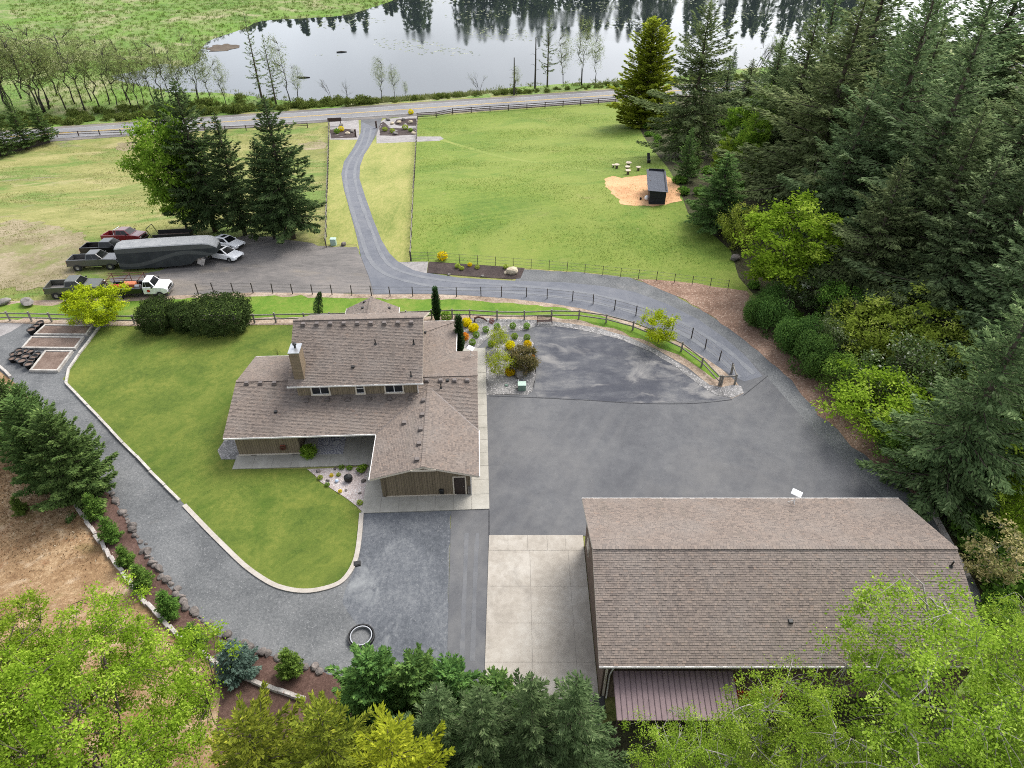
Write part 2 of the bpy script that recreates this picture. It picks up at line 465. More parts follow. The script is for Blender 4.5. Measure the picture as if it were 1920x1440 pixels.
# lake outline (level of the water), read off the photograph
lake_px = [(-60,-12),(300,-12),(470,30),(520,40),(640,32),(720,8),(735,-12),(2000,-12),(2000,40),(1900,60),(1500,118),(1380,128),(1290,140),(1150,152),(1060,156),(960,163),(860,176),(780,184),(700,190),(620,187),(520,186),(470,178),(400,172),(330,170),(285,160),(235,150),(222,138),(262,132),(300,118),(345,126),(380,112),(385,95),(400,78),(430,66),(470,52),(465,38),(300,-12)]
lake_px = [(465,52),(490,40),(540,36),(640,30),(700,14),(745,-2),(760,-40),(2300,-60),(2300,40),(1900,64),(1500,118),(1380,128),(1290,140),(1150,152),(1060,156),(960,163),(860,178),(780,186),(700,191),(620,189),(520,186),(470,178),(400,172),(330,172),(285,162),(235,152),(215,142),(262,134),(300,120),(340,128),(378,114),(380,92),(400,74),(430,64)]
LAKE = [atz(x, y, WATER_Z) for x, y in lake_px]
LAKE[6:8] = [LAKE[5] + Vector((6, 30, 0)), LAKE[5] + Vector((60, 62, 0)), Vector((130, 430, 0)), Vector((420, 430, 0))]
LAKE = [p for p in smooth_line([(p.x, p.y, 0) for p in LAKE], 3, True)]

# terrain sheet: fine near, coarse to the horizon
def axis(a, b, step, far):
    v = list(np.arange(a, b + .1, step)); d = step
    while v[-1] < far: d *= 1.35; v.append(v[-1] + d)
    d = step
    while v[0] > -far: d *= 1.35; v.insert(0, v[0] - d)
    return np.array(v)
gx, gy = axis(-174, 174, 3., 1500), axis(-12, 396, 3., 1500)
X, Y = np.meshgrid(gx, gy)
Z = hz(X, Y)
def lake_depth(x, y):
    lp = np.array([(p[0], p[1]) for p in LAKE])
    d = np.full(x.shape, 1e9)
    for i in range(len(lp)):
        a, b = lp[i], lp[(i + 1) % len(lp)]; ab = b - a
        t = np.clip(((x - a[0]) * ab[0] + (y - a[1]) * ab[1]) / (ab @ ab + 1e-9), 0, 1)
        d = np.minimum(d, np.hypot(x - a[0] - t * ab[0], y - a[1] - t * ab[1]))
    return np.where(inside(lp, x, y), d, -d)
_m = (Y > 170)
_D = np.full(X.shape, -99.); _D[_m] = lake_depth(X[_m], Y[_m])
Z = np.where(_D > -8, np.minimum(Z, WATER_Z + .3 - np.clip((_D + 1.5) * .35, -2, 1.6)), Z)
_far = np.clip((np.hypot(X, Y - 150) - 330) / 500, 0, 1)
Z = Z + _far * 14
vid = np.arange(X.size).reshape(X.shape)
q = np.stack([vid[:-1, :-1], vid[:-1, 1:], vid[1:, 1:], vid[1:, :-1]], -1).reshape(-1, 4)
me = bpy.data.meshes.new('terrain')
me.from_pydata(np.stack([X, Y, Z], -1).reshape(-1, 3).tolist(), [], q.tolist())
me.polygons.foreach_set('use_smooth', [True] * len(me.polygons))
me.materials.append(M['field'])
structure(link('terrain', me))

# water
t = NT('lake_water'); p = t.pos()
rip = t.noise(t.map(p, (1, .35, 1)), .9, 3, .5)
big = t.noise(t.map(p, (.5, 1.2, 1)), .02, 3, .5)
b = t.bump(rip, .03, .1)
pr = t.new('BsdfPrincipled')
pr.inputs['Base Color'].default_value = L(.018, .024, .026)
pr.inputs['IOR'].default_value = 1.58
pr.inputs['Specular IOR Level'].default_value = .5
t.l.new(t.rng(big, .5, .75, .02, .16), pr.inputs['Roughness'])
t.l.new(b, pr.inputs['Normal']); t.l.new(pr.outputs[0], t.out.inputs[0])
M['water'] = t.m
me = bpy.data.meshes.new('lake')
me.from_pydata([(-260, 170, WATER_Z), (460, 170, WATER_Z), (460, 470, WATER_Z), (-260, 470, WATER_Z)], [], [(0, 1, 2, 3)])
me.materials.append(M['water'])
structure(link('lake', me))

ROAD_S = (187.2, 195.0)
def road_pt(x, s): return (x, s + .22 * (x + 40))
# broad grounds
far_marsh = [(-420, 205 - 84), (-420, 520), (300, 520), (420, 320)] + [road_pt(x, 196.5) for x in range(180, -421, -60)]
# marsh uses the terrain sheet's own heights near the lake, so drape it on the grid itself
_mk = (Y + 0 * X - .22 * (X + 40)) > 196.0
_fm = []
for j in range(X.shape[0] - 1):
    for i in range(X.shape[1] - 1):
        if _mk[j, i] and _mk[j + 1, i + 1] and _mk[j, i + 1]:
            _fm.append((vid[j, i], vid[j, i + 1], vid[j + 1, i + 1], vid[j + 1, i]))
_used = np.unique(np.array(_fm)); _re = {int(a): k for k, a in enumerate(_used)}
_xyz = np.stack([X, Y, Z + .03 * np.clip((Y - 170) / 60, .4, 8)], -1).reshape(-1, 3)[_used]
me = bpy.data.meshes.new('marsh')
me.from_pydata(_xyz.tolist(), [], [tuple(_re[int(a)] for a in f) for f in _fm])
me.polygons.foreach_set('use_smooth', [True] * len(me.polygons))
me.materials.append(M['marsh'])
structure(link('marsh', me))

sheet('pasture', pts([(784,222),(880,212),(1000,203),(1160,190),(1290,190),(1420,300),(1480,420),(1480,520),(1385,548),(1290,532),(1200,520),(1100,511),(1000,504),(900,497),(800,491),(770,488),(775,380),(780,262)]), M['pasture'], .012)
sheet('verge_lawn', pts([(617,262),(680,260),(712,262),(780,262),(774,380),(769,492),(745,494),(700,500),(672,470),(668,458),(612,458),(614,360)]), M['verge'], .012)
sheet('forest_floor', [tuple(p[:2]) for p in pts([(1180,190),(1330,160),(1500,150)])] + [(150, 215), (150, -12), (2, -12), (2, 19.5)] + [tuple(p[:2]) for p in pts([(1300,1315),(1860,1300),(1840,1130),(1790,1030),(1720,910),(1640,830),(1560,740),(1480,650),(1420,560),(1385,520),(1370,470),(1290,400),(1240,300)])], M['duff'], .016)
sheet('bare_earth', [(-95, 66)] + [tuple(p[:2]) for p in pts([(-200,668),(0,690),(60,735),(150,940),(230,1070),(330,1190),(420,1262),(600,1320),(600,1420)])] + [(-8, 6), (-95, 6)], M['earth'], .012)
sheet('shrub_border', pts([(420,1240),(600,1262),(760,1292),(850,1292),(1120,1320),(1130,1420),(700,1500),(400,1420)]), M['mulch'], .022)
M['dry_patch'] = earthy('dry_patch', [L(.14,.12,.06), L(.22,.185,.11), L(.3,.25,.17)], .2, 2, bump=.6, bdist=.08, s3=6, patch=[(L(.15,.17,.05), .25, .48, .62, .8)])
sheet('worn_field_patch', pts([(-40,430),(20,412),(90,418),(150,440),(185,462),(160,490),(150,520),(90,540),(30,545),(-40,530)]), M['dry_patch'], .010, ragged=.5)
sheet('worn_field_patch', pts([(222,268),(260,266),(275,274),(240,284),(216,280)]), M['dry_patch'], .010, ragged=.3)
sheet('worn_field_patch', pts([(560,270),(600,262),(612,268),(610,278),(575,282)]), M['dry_patch'], .010, ragged=.3)
sheet('parking_gravel', pts([(205,522),(300,508),(392,470),(405,452),(470,440),(560,452),(612,462),(668,463),(684,500),(720,552),(600,552),(480,555),(330,557),(228,556)]), M['gravel_park'], .016, ragged=.12)
sheet('gravel_verge', pts([(975,505),(1080,510),(1180,521),(1250,545),(1330,590),(1400,638),(1480,708),(1560,788),(1620,846),(1700,905),(1760,985),(1840,1110),(1850,1200),(1700,1100),(1660,940),(1500,800),(1350,660),(1180,560),(960,535)]), M['gravel'], .020, ragged=.06)
sheet('wood_chip_bank', pts([(1185,522),(1290,530),(1400,546),(1425,590),(1470,642),(1535,712),(1620,800),(1705,885),(1728,935),(1690,908),(1620,852),(1540,778),(1460,690),(1400,640),(1330,591),(1260,551)]), M['chips'], .028, ragged=.15)
sheet('gravel_path', pts([(-120,700),(-80,640),(0,606),(60,604),(205,604),(190,625),(300,760),(500,960),(680,960),(845,958),(838,1250),(835,1340),(700,1320),(600,1285),(520,1260),(430,1222),(360,1160),(308,1095),(258,1025),(218,965),(180,920),(100,810),(40,728),(0,696)]), M['gravel'], .020)
sheet('blue_gravel_yard', pts([(678,962),(846,959),(838,1250),(835,1330),(760,1300),(705,1225),(640,1130),(668,1060)]), M['gravel_blue'], .024, ragged=.1)
sheet('pale_gravel_corner', pts([(-60,604),(50,604),(20,622),(-60,660)]), M['gravel_pale'], .024, ragged=.1)

lawn_px = [(188,614),(300,607),(480,601),(560,600),(700,600),(700,700),(560,860),(447,880),(574,879),(590,893),(600,905),(622,918),(650,936),(668,950),(677,962),(673,1010),(667,1045),(655,1072),(636,1092),(600,1104),(566,1107),(530,1101),(500,1088),(460,1060),(420,1022),(386,988),(352,952),(300,900),(230,828),(170,765),(118,711)]
LAWN = pts(lawn_px)
sheet('lawn', LAWN, M['lawn'], .030)

drive_px = [(677,215),(720,212),(712,235),(706,252),(697,268),(683,290),(675,312),(674,335),(685,370),(699,410),(715,450),(730,475),(745,490),(770,503),(800,512),(860,521),(940,526),(1000,528),(1060,530),(1130,537),(1190,548),(1250,570),(1310,600),(1360,635),(1400,670),(1440,710),(1480,755),(1520,800),(1570,850),(1620,900),(1664,942),(1700,985),(1712,1040),(1098,1040),(1098,1005),(917,1006),(912,1240),(905,1345),(835,1345),(838,1250),(846,958),(905,955),(905,655),(870,655),(900,628),(950,612),(1060,604),(1180,630),(1300,690),(1352,700),(1310,668),(1262,638),(1205,612),(1150,595),(1090,580),(1030,570),(960,562),(880,555),(800,552),(700,553),(692,520),(677,482),(668,440),(656,396),(645,356),(640,326),(645,303),(664,275),(676,250)]
sheet('driveway', pts(drive_px), M['asphalt'], .036)
sheet('driveway_lane', pts([(677,228),(706,240),(697,268),(683,290),(675,312),(674,335),(685,370),(699,410),(715,450),(730,475),(745,490),(770,503),(800,512),(860,521),(940,526),(1000,528),(1060,530),(1130,537),(1190,548),(1250,570),(1310,600),(1360,635),(1400,670),(1430,706),(1395,716),(1352,692),(1310,664),(1262,636),(1205,611),(1150,594),(1090,579),(1030,569),(960,561),(880,554),(800,551),(702,552),(692,520),(677,482),(668,440),(656,396),(645,356),(640,326),(645,303),(664,275),(676,250)]), M['asphalt_lane'], .042)
sheet('worn_parking_apron', pts([(1002,614),(1060,612),(1120,622),(1180,641),(1240,671),(1290,704),(1332,736),(1372,748),(1300,752),(1200,756),(1100,750),(1005,744),(1003,690)]), M['asphalt_worn'], .042, ragged=.1)
sheet('strip_beside_pad', pts([(847,962),(915,962),(911,1240),(905,1340),(838,1340),(840,1250)]), M['asphalt'], .040)

verge_px = [(372,553),(480,549),(600,550),(700,553),(800,552),(880,555),(960,561),(1030,569),(1090,579),(1150,594),(1205,611),(1262,636),(1310,664),(1352,692),(1380,716),(1394,738),(1372,748),(1345,735),(1290,690),(1230,655),(1180,634),(1120,616),(1040,604),(960,600),(860,602),(700,608),(480,610),(250,612),(0,606),(-80,606),(-80,592),(0,566),(200,560)]
sheet('verge_soil', pts(verge_px), M['verge_soil'], .048)
sheet('grass_strip', pts([(-80,600),(-80,572),(0,570),(100,572),(230,566),(372,560),(480,557),(580,557),(640,560),(760,560),(860,563),(960,569),(1040,577),(1110,590),(1170,607),(1240,632),(1300,662),(1338,690),(1352,706),(1342,710),(1318,697),(1270,667),(1220,642),(1150,617),(1080,601),(1000,592),(900,590),(700,594),(480,597),(240,600),(100,599)]), M['strip'], .054, ragged=.15)
sheet('rock_border', pts([(846,600),(900,597),(960,599),(1030,602),(1120,615),(1180,633),(1230,656),(1280,688),(1330,722),(1352,727),(1376,722),(1390,725),(1395,738),(1373,747),(1345,742),(1310,722),(1270,690),(1220,660),(1160,636),(1100,621),(1040,612),(1005,612),(985,620),(960,622),(930,625),(908,640),(896,654),(846,660)]), M['rockbed'], .060, ragged=.03)
sheet('rock_bed', pts([(912,741),(988,741),(1000,734),(1004,705),(998,665),(1001,645),(992,634),(972,632),(945,634),(925,644),(912,656)]), M['rockbed'], .060, ragged=.03)
sheet('mulch_bed', pts([(804,491),(984,503),(976,522),(960,524),(900,520),(801,512)]), M['mulch_dark'], .052)
sheet('pale_gravel_apron', pts([(748,492),(803,491),(800,513),(775,507)]), M['gravel_pale'], .046)
sheet('shrub_mulch', pts([(140,942),(180,915),(205,925),(240,985),(283,1055),(330,1115),(390,1180),(470,1222),(560,1245),(612,1262),(640,1330),(520,1290),(420,1252),(340,1195),(275,1130),(225,1065),(175,995)]), M['mulch'], .026, ragged=.06)
sheet('sawdust_yard', pts([(1134,336),(1150,330),(1165,334),(1210,328),(1240,322),(1262,340),(1276,352),(1278,376),(1250,383),(1225,387),(1190,386),(1165,383),(1152,366),(1136,350)]), M['sawdust'], .022, ragged=.12)
sheet('rock_garden', pts([(576,880),(700,876),(698,960),(679,960),(668,949),(650,935),(622,917),(601,904),(591,892)]), M['pinkrock'], .046)
sheet('rock_skirt', pts([(421,826),(448,824),(452,862),(415,862),(408,845)]), M['rockbed'], .046)

# entry beds by the road
sheet('entry_gravel_left', pts([(618,228),(672,224),(674,262),(618,262)]), M['gravel_pale'], .020)
sheet('entry_mulch_left', pts([(618,242),(645,238),(660,243),(664,250),(670,258),(620,260)]), M['mulch_dark'], .026, ragged=.1)
sheet('entry_gravel_right', pts([(706,262),(705,235),(720,224),(782,216),(782,256),(826,256),(832,260),(826,264),(706,269)]), M['gravel_pale'], .020)
sheet('entry_mulch_right', pts([(712,254),(711,232),(720,228),(728,236),(745,240),(780,241),(780,252),(740,255)]), M['mulch_dark'], .026, ragged=.08)
sheet('entry_mulch_by_road', pts([(738,232),(744,224),(781,221),(781,236),(750,236)]), M['mulch_dark'], .026, ragged=.08)

# seams and wheel tracks on the asphalt, a trodden track over the pasture
M['seam'] = plain('asphalt_seam', L(.035,.036,.04), .9, 0, .3)
M['track'] = earthy('wheel_track', [L(.135,.142,.158), L(.155,.162,.175), L(.18,.185,.195)], .5, 2, rough=.85, bump=.1, bdist=.01, s3=30)
M['track_dark'] = earthy('tyre_mark', [L(.08,.083,.09), L(.092,.095,.1), L(.108,.11,.114)], .4, 2, rough=.85, bump=.1, bdist=.01, s3=30)
M['track_pale'] = earthy('dusty_track', [L(.1,.104,.112), L(.12,.123,.13), L(.145,.147,.15)], .4, 2, rough=.85, bump=.1, bdist=.01, s3=30)
M['trodden'] = earthy('trodden_grass', [L(.13,.185,.035), L(.17,.215,.046), L(.21,.235,.06)], .1, 1.6, bump=.5, bdist=.08, s3=6)
def strip(name, px, w, mat, lift, off=0.0):
    P = smooth_line([tuple(ground(*p)) for p in px], 5); n = len(P); Q0, Q1 = [], []
    for i, p in enumerate(P):
        d = P[min(i + 1, n - 1)] - P[max(i - 1, 0)]; d.z = 0; d.normalize(); r = Vector((d.y, -d.x, 0))
        ww = w * random.uniform(.75, 1.25)
        Q0.append(p + r * (off - ww / 2)); Q1.append(p + r * (off + ww / 2))
    v = [(q.x, q.y, H(q.x, q.y) + lift) for q in Q0 + Q1]
    me = bpy.data.meshes.new(name); me.from_pydata(v, [], [(i, n + i, n + i + 1, i + 1) for i in range(n - 1)]); me.materials.append(mat)
    return structure(link(name, me))
lane_c = [(690,240),(683,268),(664,300),(657,325),(660,356),(672,396),(688,440),(702,478),(725,505),(770,522),(850,535),(960,542),(1060,552),(1150,568),(1220,590),(1290,622),(1350,660),(1400,705)]
for o_ in (-.8, .8): strip('wheel_track', lane_c, .5, M['track'], .052, o_)
strip('asphalt_seam', [(917,743),(1000,746),(1100,751),(1200,757),(1300,757),(1372,750)], .09, M['seam'], .050)
strip('asphalt_seam', [(917,957),(917,980),(917,1005)], .08, M['seam'], .050)
strip('asphalt_seam', [(1394,742),(1440,705)], .07, M['seam'], .054)
strip('tyre_mark', [(875,1000),(872,1080),(866,1240)], .3, M['track_pale'], .048); strip('tyre_mark', [(895,1000),(891,1080),(886,1240)], .3, M['track_pale'], .048)
strip('trodden_track', [(828,262),(880,278),(950,296),(1040,310),(1130,322)], 1.3, M['trodden'], .02)


# road with painted lines
RX = list(np.arange(-330, 331, 6))
def road_strip(name, s0, s1, mat, lift, x0=-330, x1=330):
    xs = [x for x in RX if x0 <= x <= x1]
    v = []
    for x in xs:
        for s in (s0, s1):
            px, py = road_pt(x, s); v.append((px, py, H(px, py) + lift))
    me = bpy.data.meshes.new(name)
    me.from_pydata(v, [], [(2*i, 2*i+1, 2*i+3, 2*i+2) for i in range(len(xs)-1)])
    bm = bmesh.new(); bm.from_mesh(me); bmesh.ops.recalc_face_normals(bm, faces=bm.faces)
    for f in bm.faces:
        if f.normal.z < 0: f.normal_flip()
    bm.to_mesh(me); bm.free(); me.materials.append(mat)
    return structure(link(name, me))
road_strip('road_shoulder', 185.4, 196.8, M['gravel_park'], .05)
road_strip('road', *ROAD_S, M['road'], .09)
road_strip('road_edge_line', 187.75, 187.88, M['line_white'], .105)
road_strip('road_edge_line', 194.35, 194.48, M['line_white'], .105)
road_strip('road_centre_line', 190.95, 191.12, M['line_yellow'], .105)
road_strip('road_centre_line', 191.3, 191.47, M['line_yellow'], .105)
# ================================================================== BUILDINGS
t = NT('roof_shingle')
at = t.new('Attribute'); at.attribute_name = 'rnd'
c = t.ramp(at.outputs['Fac'], [(0, L(.12,.1,.088)), (.3, L(.165,.136,.117)), (.55, L(.2,.163,.138)), (.8, L(.235,.19,.158)), (1, L(.22,.165,.132))])
gr = t.noise(t.pos(), 22, 4, .7)
dr = t.noise(t.pos(), .35, 4, .6)
c = t.mix(t.rng(gr, .3, .7, 0, .35), c, L(.1,.082,.074))
c = t.mix(t.rng(dr, .45, .75, 0, .4), c, L(.22,.2,.182))
st_ = t.noise(t.map(t.pos(), (1.6, .25, .4)), .8, 5, .6)
c = t.mix(t.rng(st_, .55, .75, 0, .35), c, L(.13,.115,.095))
M['shingle'] = t.pbr(c, .92, 0, t.bump(gr, .3, .01), .2)
def siding(name, col, gap=.2, axis='xy', dark=.5):
    t = NT(name); tc = t.new('TexCoord'); sp = t.new('SeparateXYZ'); t.l.new(tc.outputs['Object'], sp.inputs[0])
    a = t.math('ADD', sp.outputs[0], sp.outputs[1]) if axis == 'xy' else sp.outputs[2]
    fr = t.math('FRACT', t.math('DIVIDE', a, gap))
    g = t.math('LESS_THAN', t.math('ABSOLUTE', t.math('SUBTRACT', fr, .5)), .06)
    board = t.math('FLOOR', t.math('DIVIDE', a, gap))
    wn_ = t.new('TexWhiteNoise'); wn_.noise_dimensions = '1D'; t.l.new(board, wn_.inputs['W'])
    n = t.noise(t.map(tc.outputs['Object'], (3, 3, .6)), 2.2, 5)
    lo = tuple(x * .82 for x in col[:3]) + (1,); hi = tuple(x * 1.15 for x in col[:3]) + (1,)
    c = t.ramp(t.math('ADD', t.math('MULTIPLY', n, .7), t.math('MULTIPLY', wn_.outputs[0], .3)), [(.3, lo), (.7, hi)])
    c = t.mix(g, c, tuple(x * dark for x in col[:3]) + (1,))
    return t.pbr(c, .8, 0, t.bump(t.math('SUBTRACT', 1, g), .6, .02), .3)
M['siding'] = siding('vertical_siding', L(.205,.162,.108))
M['siding_dark'] = siding('chimney_siding', L(.21,.16,.105), .15, 'z')
M['siding_barn'] = siding('barn_siding', L(.135,.095,.07), .23)
M['vent'] = plain('roof_vent_metal', L(.13,.11,.1), .5, .2, .15)
M['dish'] = plain('white_plastic', L(.8), .4, 0, .03)

def scan(poly, v):
    xs = []
    for i in range(len(poly)):
        (u0, v0), (u1, v1) = poly[i], poly[(i + 1) % len(poly)]
        if (v0 > v) != (v1 > v): xs.append(u0 + (u1 - u0) * (v - v0) / (v1 - v0))
    xs.sort()
    return list(zip(xs[::2], xs[1::2]))

def slope(parent, poly, z0, pitch, axis, base, exposure=.14, gutter=None):
    """one roof plane: a deck with fascia edge, and on it courses of single shingle tabs"""
    ca = 1 / math.hypot(1, pitch); sa = pitch * ca
    def to2(p):
        if axis == '+y': return (p[0], (p[1] - base) / ca)
        if axis == '-y': return (p[0], (base - p[1]) / ca)
        if axis == '+x': return (p[1], (p[0] - base) / ca)
        return (p[1], (base - p[0]) / ca)
    def to3(u, v, up=0.0):
        s = {'+y': (u, base + v * ca - up * sa), '-y': (u, base - v * ca + up * sa), '+x': (base + v * ca - up * sa, u), '-x': (base - v * ca + up * sa, u)}[axis]
        return (s[0], s[1], z0 + v * sa + up * ca)
    P = [to2(p) for p in poly]
    n = len(P)
    mb = MB()
    mb.add([to3(u, v, -.012) for u, v in P] + [to3(u, v, -.17) for u, v in P],
           [tuple(range(n)), tuple(range(2 * n - 1, n - 1, -1))] + [(i, n + i, n + (i + 1) % n, (i + 1) % n) for i in range(n)])
    deck = mb.build('roof', M['trim'], parent)
    V, F, A = [], [], []
    vmin, vmax = min(p[1] for p in P), max(p[1] for p in P)
    rows = int(math.ceil((vmax - vmin) / exposure))
    for r in range(rows):
        a, b = vmin + r * exposure, min(vmax, vmin + (r + 1) * exposure)
        e = 1e-4
        Lo, Hi, Mid = scan(P, a + e), scan(P, b - e), scan(P, (a + b) / 2)
        if not (len(Lo) == len(Hi) == len(Mid)): Lo = Hi = Mid
        for (l0, r0), (l1, r1) in zip(Lo, Hi):
            ps = [None]; u = max(l0, l1) + random.uniform(.05, .3)
            ends = min(r0, r1)
            while u < ends - .06:
                ps.append(u); u += random.choice((.13, .17, .22, .28))
            ps.append(None)
            for k in range(len(ps) - 1):
                la, lb = (l0, l1) if ps[k] is None else (ps[k], ps[k])
                ra, rb = (r0, r1) if ps[k + 1] is None else (ps[k + 1], ps[k + 1])
                g = .004
                th = random.choice((.016, .02, .03, .034))
                o = len(V)
                V += [to3(la + g, a - .012, th), to3(ra - g, a - .012, th), to3(rb - g, b, .004), to3(lb + g, b, .004),
                      to3(la + g, a - .012, 0), to3(ra - g, a - .012, 0)]
                F += [(o, o + 1, o + 2, o + 3), (o + 4, o + 5, o + 1, o)]
                A += [min(1, max(0, random.gauss(.5, .2)))] * 6
    me = bpy.data.meshes.new('shingles')
    me.from_pydata(V, [], F)
    me.attributes.new('rnd', 'FLOAT', 'POINT').data.foreach_set('value', A)
    me.materials.append(M['shingle'])
    sh = link('shingles', me, deck); sh['kind'] = 'stuff'
    if gutter:
        g0, g1 = to3(gutter[0], -.05, -.06), to3(gutter[1], -.05, -.06)
        MB().bar(g0, g1, .11, .13).build('gutter', M['gutter'], deck)
    deck['_z0'] = z0
    INFO[deck.name] = (to3, parent, axis)
    return deck
INFO = {}
def on_slope(deck, px, py):
    """where the line of sight through a photo position meets a roof plane (house-local point)"""
    to3, parent, axis = INFO[deck.name]
    mw = Matrix.Translation(parent.location) @ parent.rotation_euler.to_matrix().to_4x4()
    a, b, c_ = (mw @ Vector(to3(0, 0)), mw @ Vector(to3(1, 0)), mw @ Vector(to3(0, 1)))
    n = (b - a).cross(c_ - a).normalized()
    d = ray(px, py); o = Vector((0, 0, CAM_H))
    t_ = (a - o).dot(n) / d.dot(n)
    return mw.inverted() @ (o + d * t_)
def vent(deck, px, py, kind='box'):
    q = on_slope(deck, px, py)
    mb = MB()
    if kind == 'box':
        mb.box((q.x, q.y, q.z + .05), (.42, .42, .1)); mb.box((q.x, q.y, q.z + .15), (.34, .34, .12))
        o = mb.build('roof_vent', M['vent'], deck, bevel=.02)
    elif kind == 'small':
        mb.box((q.x, q.y, q.z + .06), (.26, .26, .14)); o = mb.build('roof_vent', M['black'], deck, bevel=.02)
    else:
        mb.lathe([(.14, .0), (.07, .08), (.05, .1), (.05, .5), (.0, .5)], (q.x, q.y, q.z), 8); o = mb.build('vent_pipe', M['black'], deck)
    return o

# ---------------------------------------------------------------- house
house = thing('house', 'tan two-storey house with brown shingle roofs, chimney and garage wing', 'house', (-2.57, 37.9, 0), R(2.5))
hw = house
def wall(prof, a0, a1, ax, name='wall', m='siding', parent=None):
    mb = MB(); n = len(prof)
    if ax == 'x': mb.extr([(0, 0)], 0, 0) if False else None
    v = [((a0, p[0], p[1]) if ax == 'x' else (p[0], a0, p[1])) for p in prof] + [((a1, p[0], p[1]) if ax == 'x' else (p[0], a1, p[1])) for p in prof]
    f = [tuple(range(n)), tuple(range(2 * n - 1, n - 1, -1))] + [(i, n + i, n + (i + 1) % n, (i + 1) % n) for i in range(n)]
    return mb.add(v, f).build(name, M[m], parent or house)
wall([(5.9, 0), (5.9, 2.66), (10.7, 3.92), (15.6, 2.66), (15.6, 0)], -20.1, -14.95, 'x')
wall([(9.2, 0), (9.2, 3.5), (10.7, 3.9), (15.57, 2.65), (15.57, 0)], -14.94, -.62, 'x')
wall([(-7.6, 0), (-7.6, 2.6), (-4.12, 3.58), (-.65, 2.6), (-.65, 0)], .7, 9.19, 'y')
wall([(9.05, 2.4), (9.05, 5.3), (13.95, 7.98), (18.8, 5.3), (18.8, 0), (15.58, 0)], -15.1, -5.05, 'x')
wall([(15.6, 0), (15.6, 2.55), (20.9, 2.55), (20.9, 0)], -5.04, -2.6, 'x')
wall([(18.81, 0), (18.81, 2.6), (20.9, 2.6), (20.9, 0)], -8.9, -5.05, 'x')

near_main = slope(house, [(-20.63, 5.15), (-8.24, 5.15), (-4.12, 9.59), (.05, 5.15), (.05, 10.7), (-20.63, 10.7)], 2.75, .265, '+y', 5.15, gutter=(-20.6, -8.3))
far_main = slope(house, [(-20.63, 16.25), (.05, 16.25), (.05, 10.7), (-20.63, 10.7)], 2.75, .265, '-y', 16.25, gutter=(-20.6, -2.1))
g_left = slope(house, [(-8.24, 0), (-4.12, 0), (-4.12, 9.6), (-8.24, 5.16)], 2.75, .2856, '+x', -8.24, gutter=(0, 5.0))
g_right = slope(house, [(.05, 0), (-4.12, 0), (-4.12, 9.6), (.05, 5.16)], 2.75, .2822, '-x', .05, gutter=(0, 5.2))
near_up = slope(house, [(-15.65, 8.55), (-4.5, 8.55), (-4.5, 13.95), (-15.65, 13.95)], 5.2, .555, '+y', 8.55, gutter=(-15.7, -4.45))
far_up = slope(house, [(-15.65, 19.35), (-4.5, 19.35), (-4.5, 13.95), (-15.65, 13.95)], 5.2, .555, '-y', 19.35, gutter=(-15.7, -4.45))
w_right = slope(house, [(-2, 16.3), (-2, 21.5), (-5.04, 18.46), (-5.04, 13.26)], 2.75, .27, '-x', -2, gutter=(16.3, 21.5))
w_far = slope(house, [(-9, 21.5), (-2, 21.5), (-5.04, 18.46), (-9, 18.46)], 2.75, .27, '-y', 21.5, gutter=(-9, -2))
e_left = slope(house, [(-13.2, 18.85), (-13.2, 24), (-10.55, 24), (-10.55, 18.85)], 2.9, .49, '+x', -13.2, gutter=(18.9, 24))
e_right = slope(house, [(-7.9, 18.85), (-7.9, 24), (-10.55, 24), (-10.55, 18.85)], 2.9, .49, '-x', -7.9, gutter=(18.9, 24))
for lx in (-12.8, -8.3):
    MB().box((lx, 23.5, 1.4), (.25, .25, 2.8)).build('porch_post', M['trim'], house)
# ridge caps
def cap(parent, a, b, w=.26):
    mb = MB(); a, b = Vector(a), Vector(b); n = int((b - a).length / .2); A = []
    for i in range(n):
        p, q_ = a.lerp(b, i / n), a.lerp(b, (i + 1.15) / n)
        mb.bar((p.x, p.y, p.z + .035), (q_.x, q_.y, q_.z + .02), w, .03)
        A += [random.uniform(.2, .8)] * 8
    me = mb.mesh('ridge_cap', M['shingle'])
    me.attributes.new('rnd', 'FLOAT', 'POINT').data.foreach_set('value', A[:len(me.vertices)])
    o = link('ridge_cap', me, parent); o['kind'] = 'stuff'
rz_main = 2.75 + .265 * 5.55
cap(near_main, (-20.63, 10.7, rz_main), (-15.2, 10.7, rz_main)); cap(near_main, (-4.9, 10.7, rz_main), (.05, 10.7, rz_main))
cap(near_up, (-15.65, 13.95, 5.2 + .555 * 5.4), (-4.5, 13.95, 5.2 + .555 * 5.4))
cap(g_left, (-4.12, 0, 2.75 + .2856 * 4.12), (-4.12, 9.6, 2.75 + .2856 * 4.12))
cap(w_right, (-2, 21.5, 2.75), (-5.04, 18.46, 2.75 + .27 * 3.04))
cap(e_left, (-10.55, 18.9, 2.9 + .49 * 2.65), (-10.55, 24, 2.9 + .49 * 2.65))
# valley flashings
for a, b in (((-8.24, 5.16, 2.76), (-4.12, 9.6, 3.93)), ((.05, 5.16, 2.76), (-4.12, 9.6, 3.93))):
    MB().bar((a[0], a[1], a[2] + .01), (b[0], b[1], b[2] + .01), .12, .03).build('valley_flashing', M['vent'], near_main)
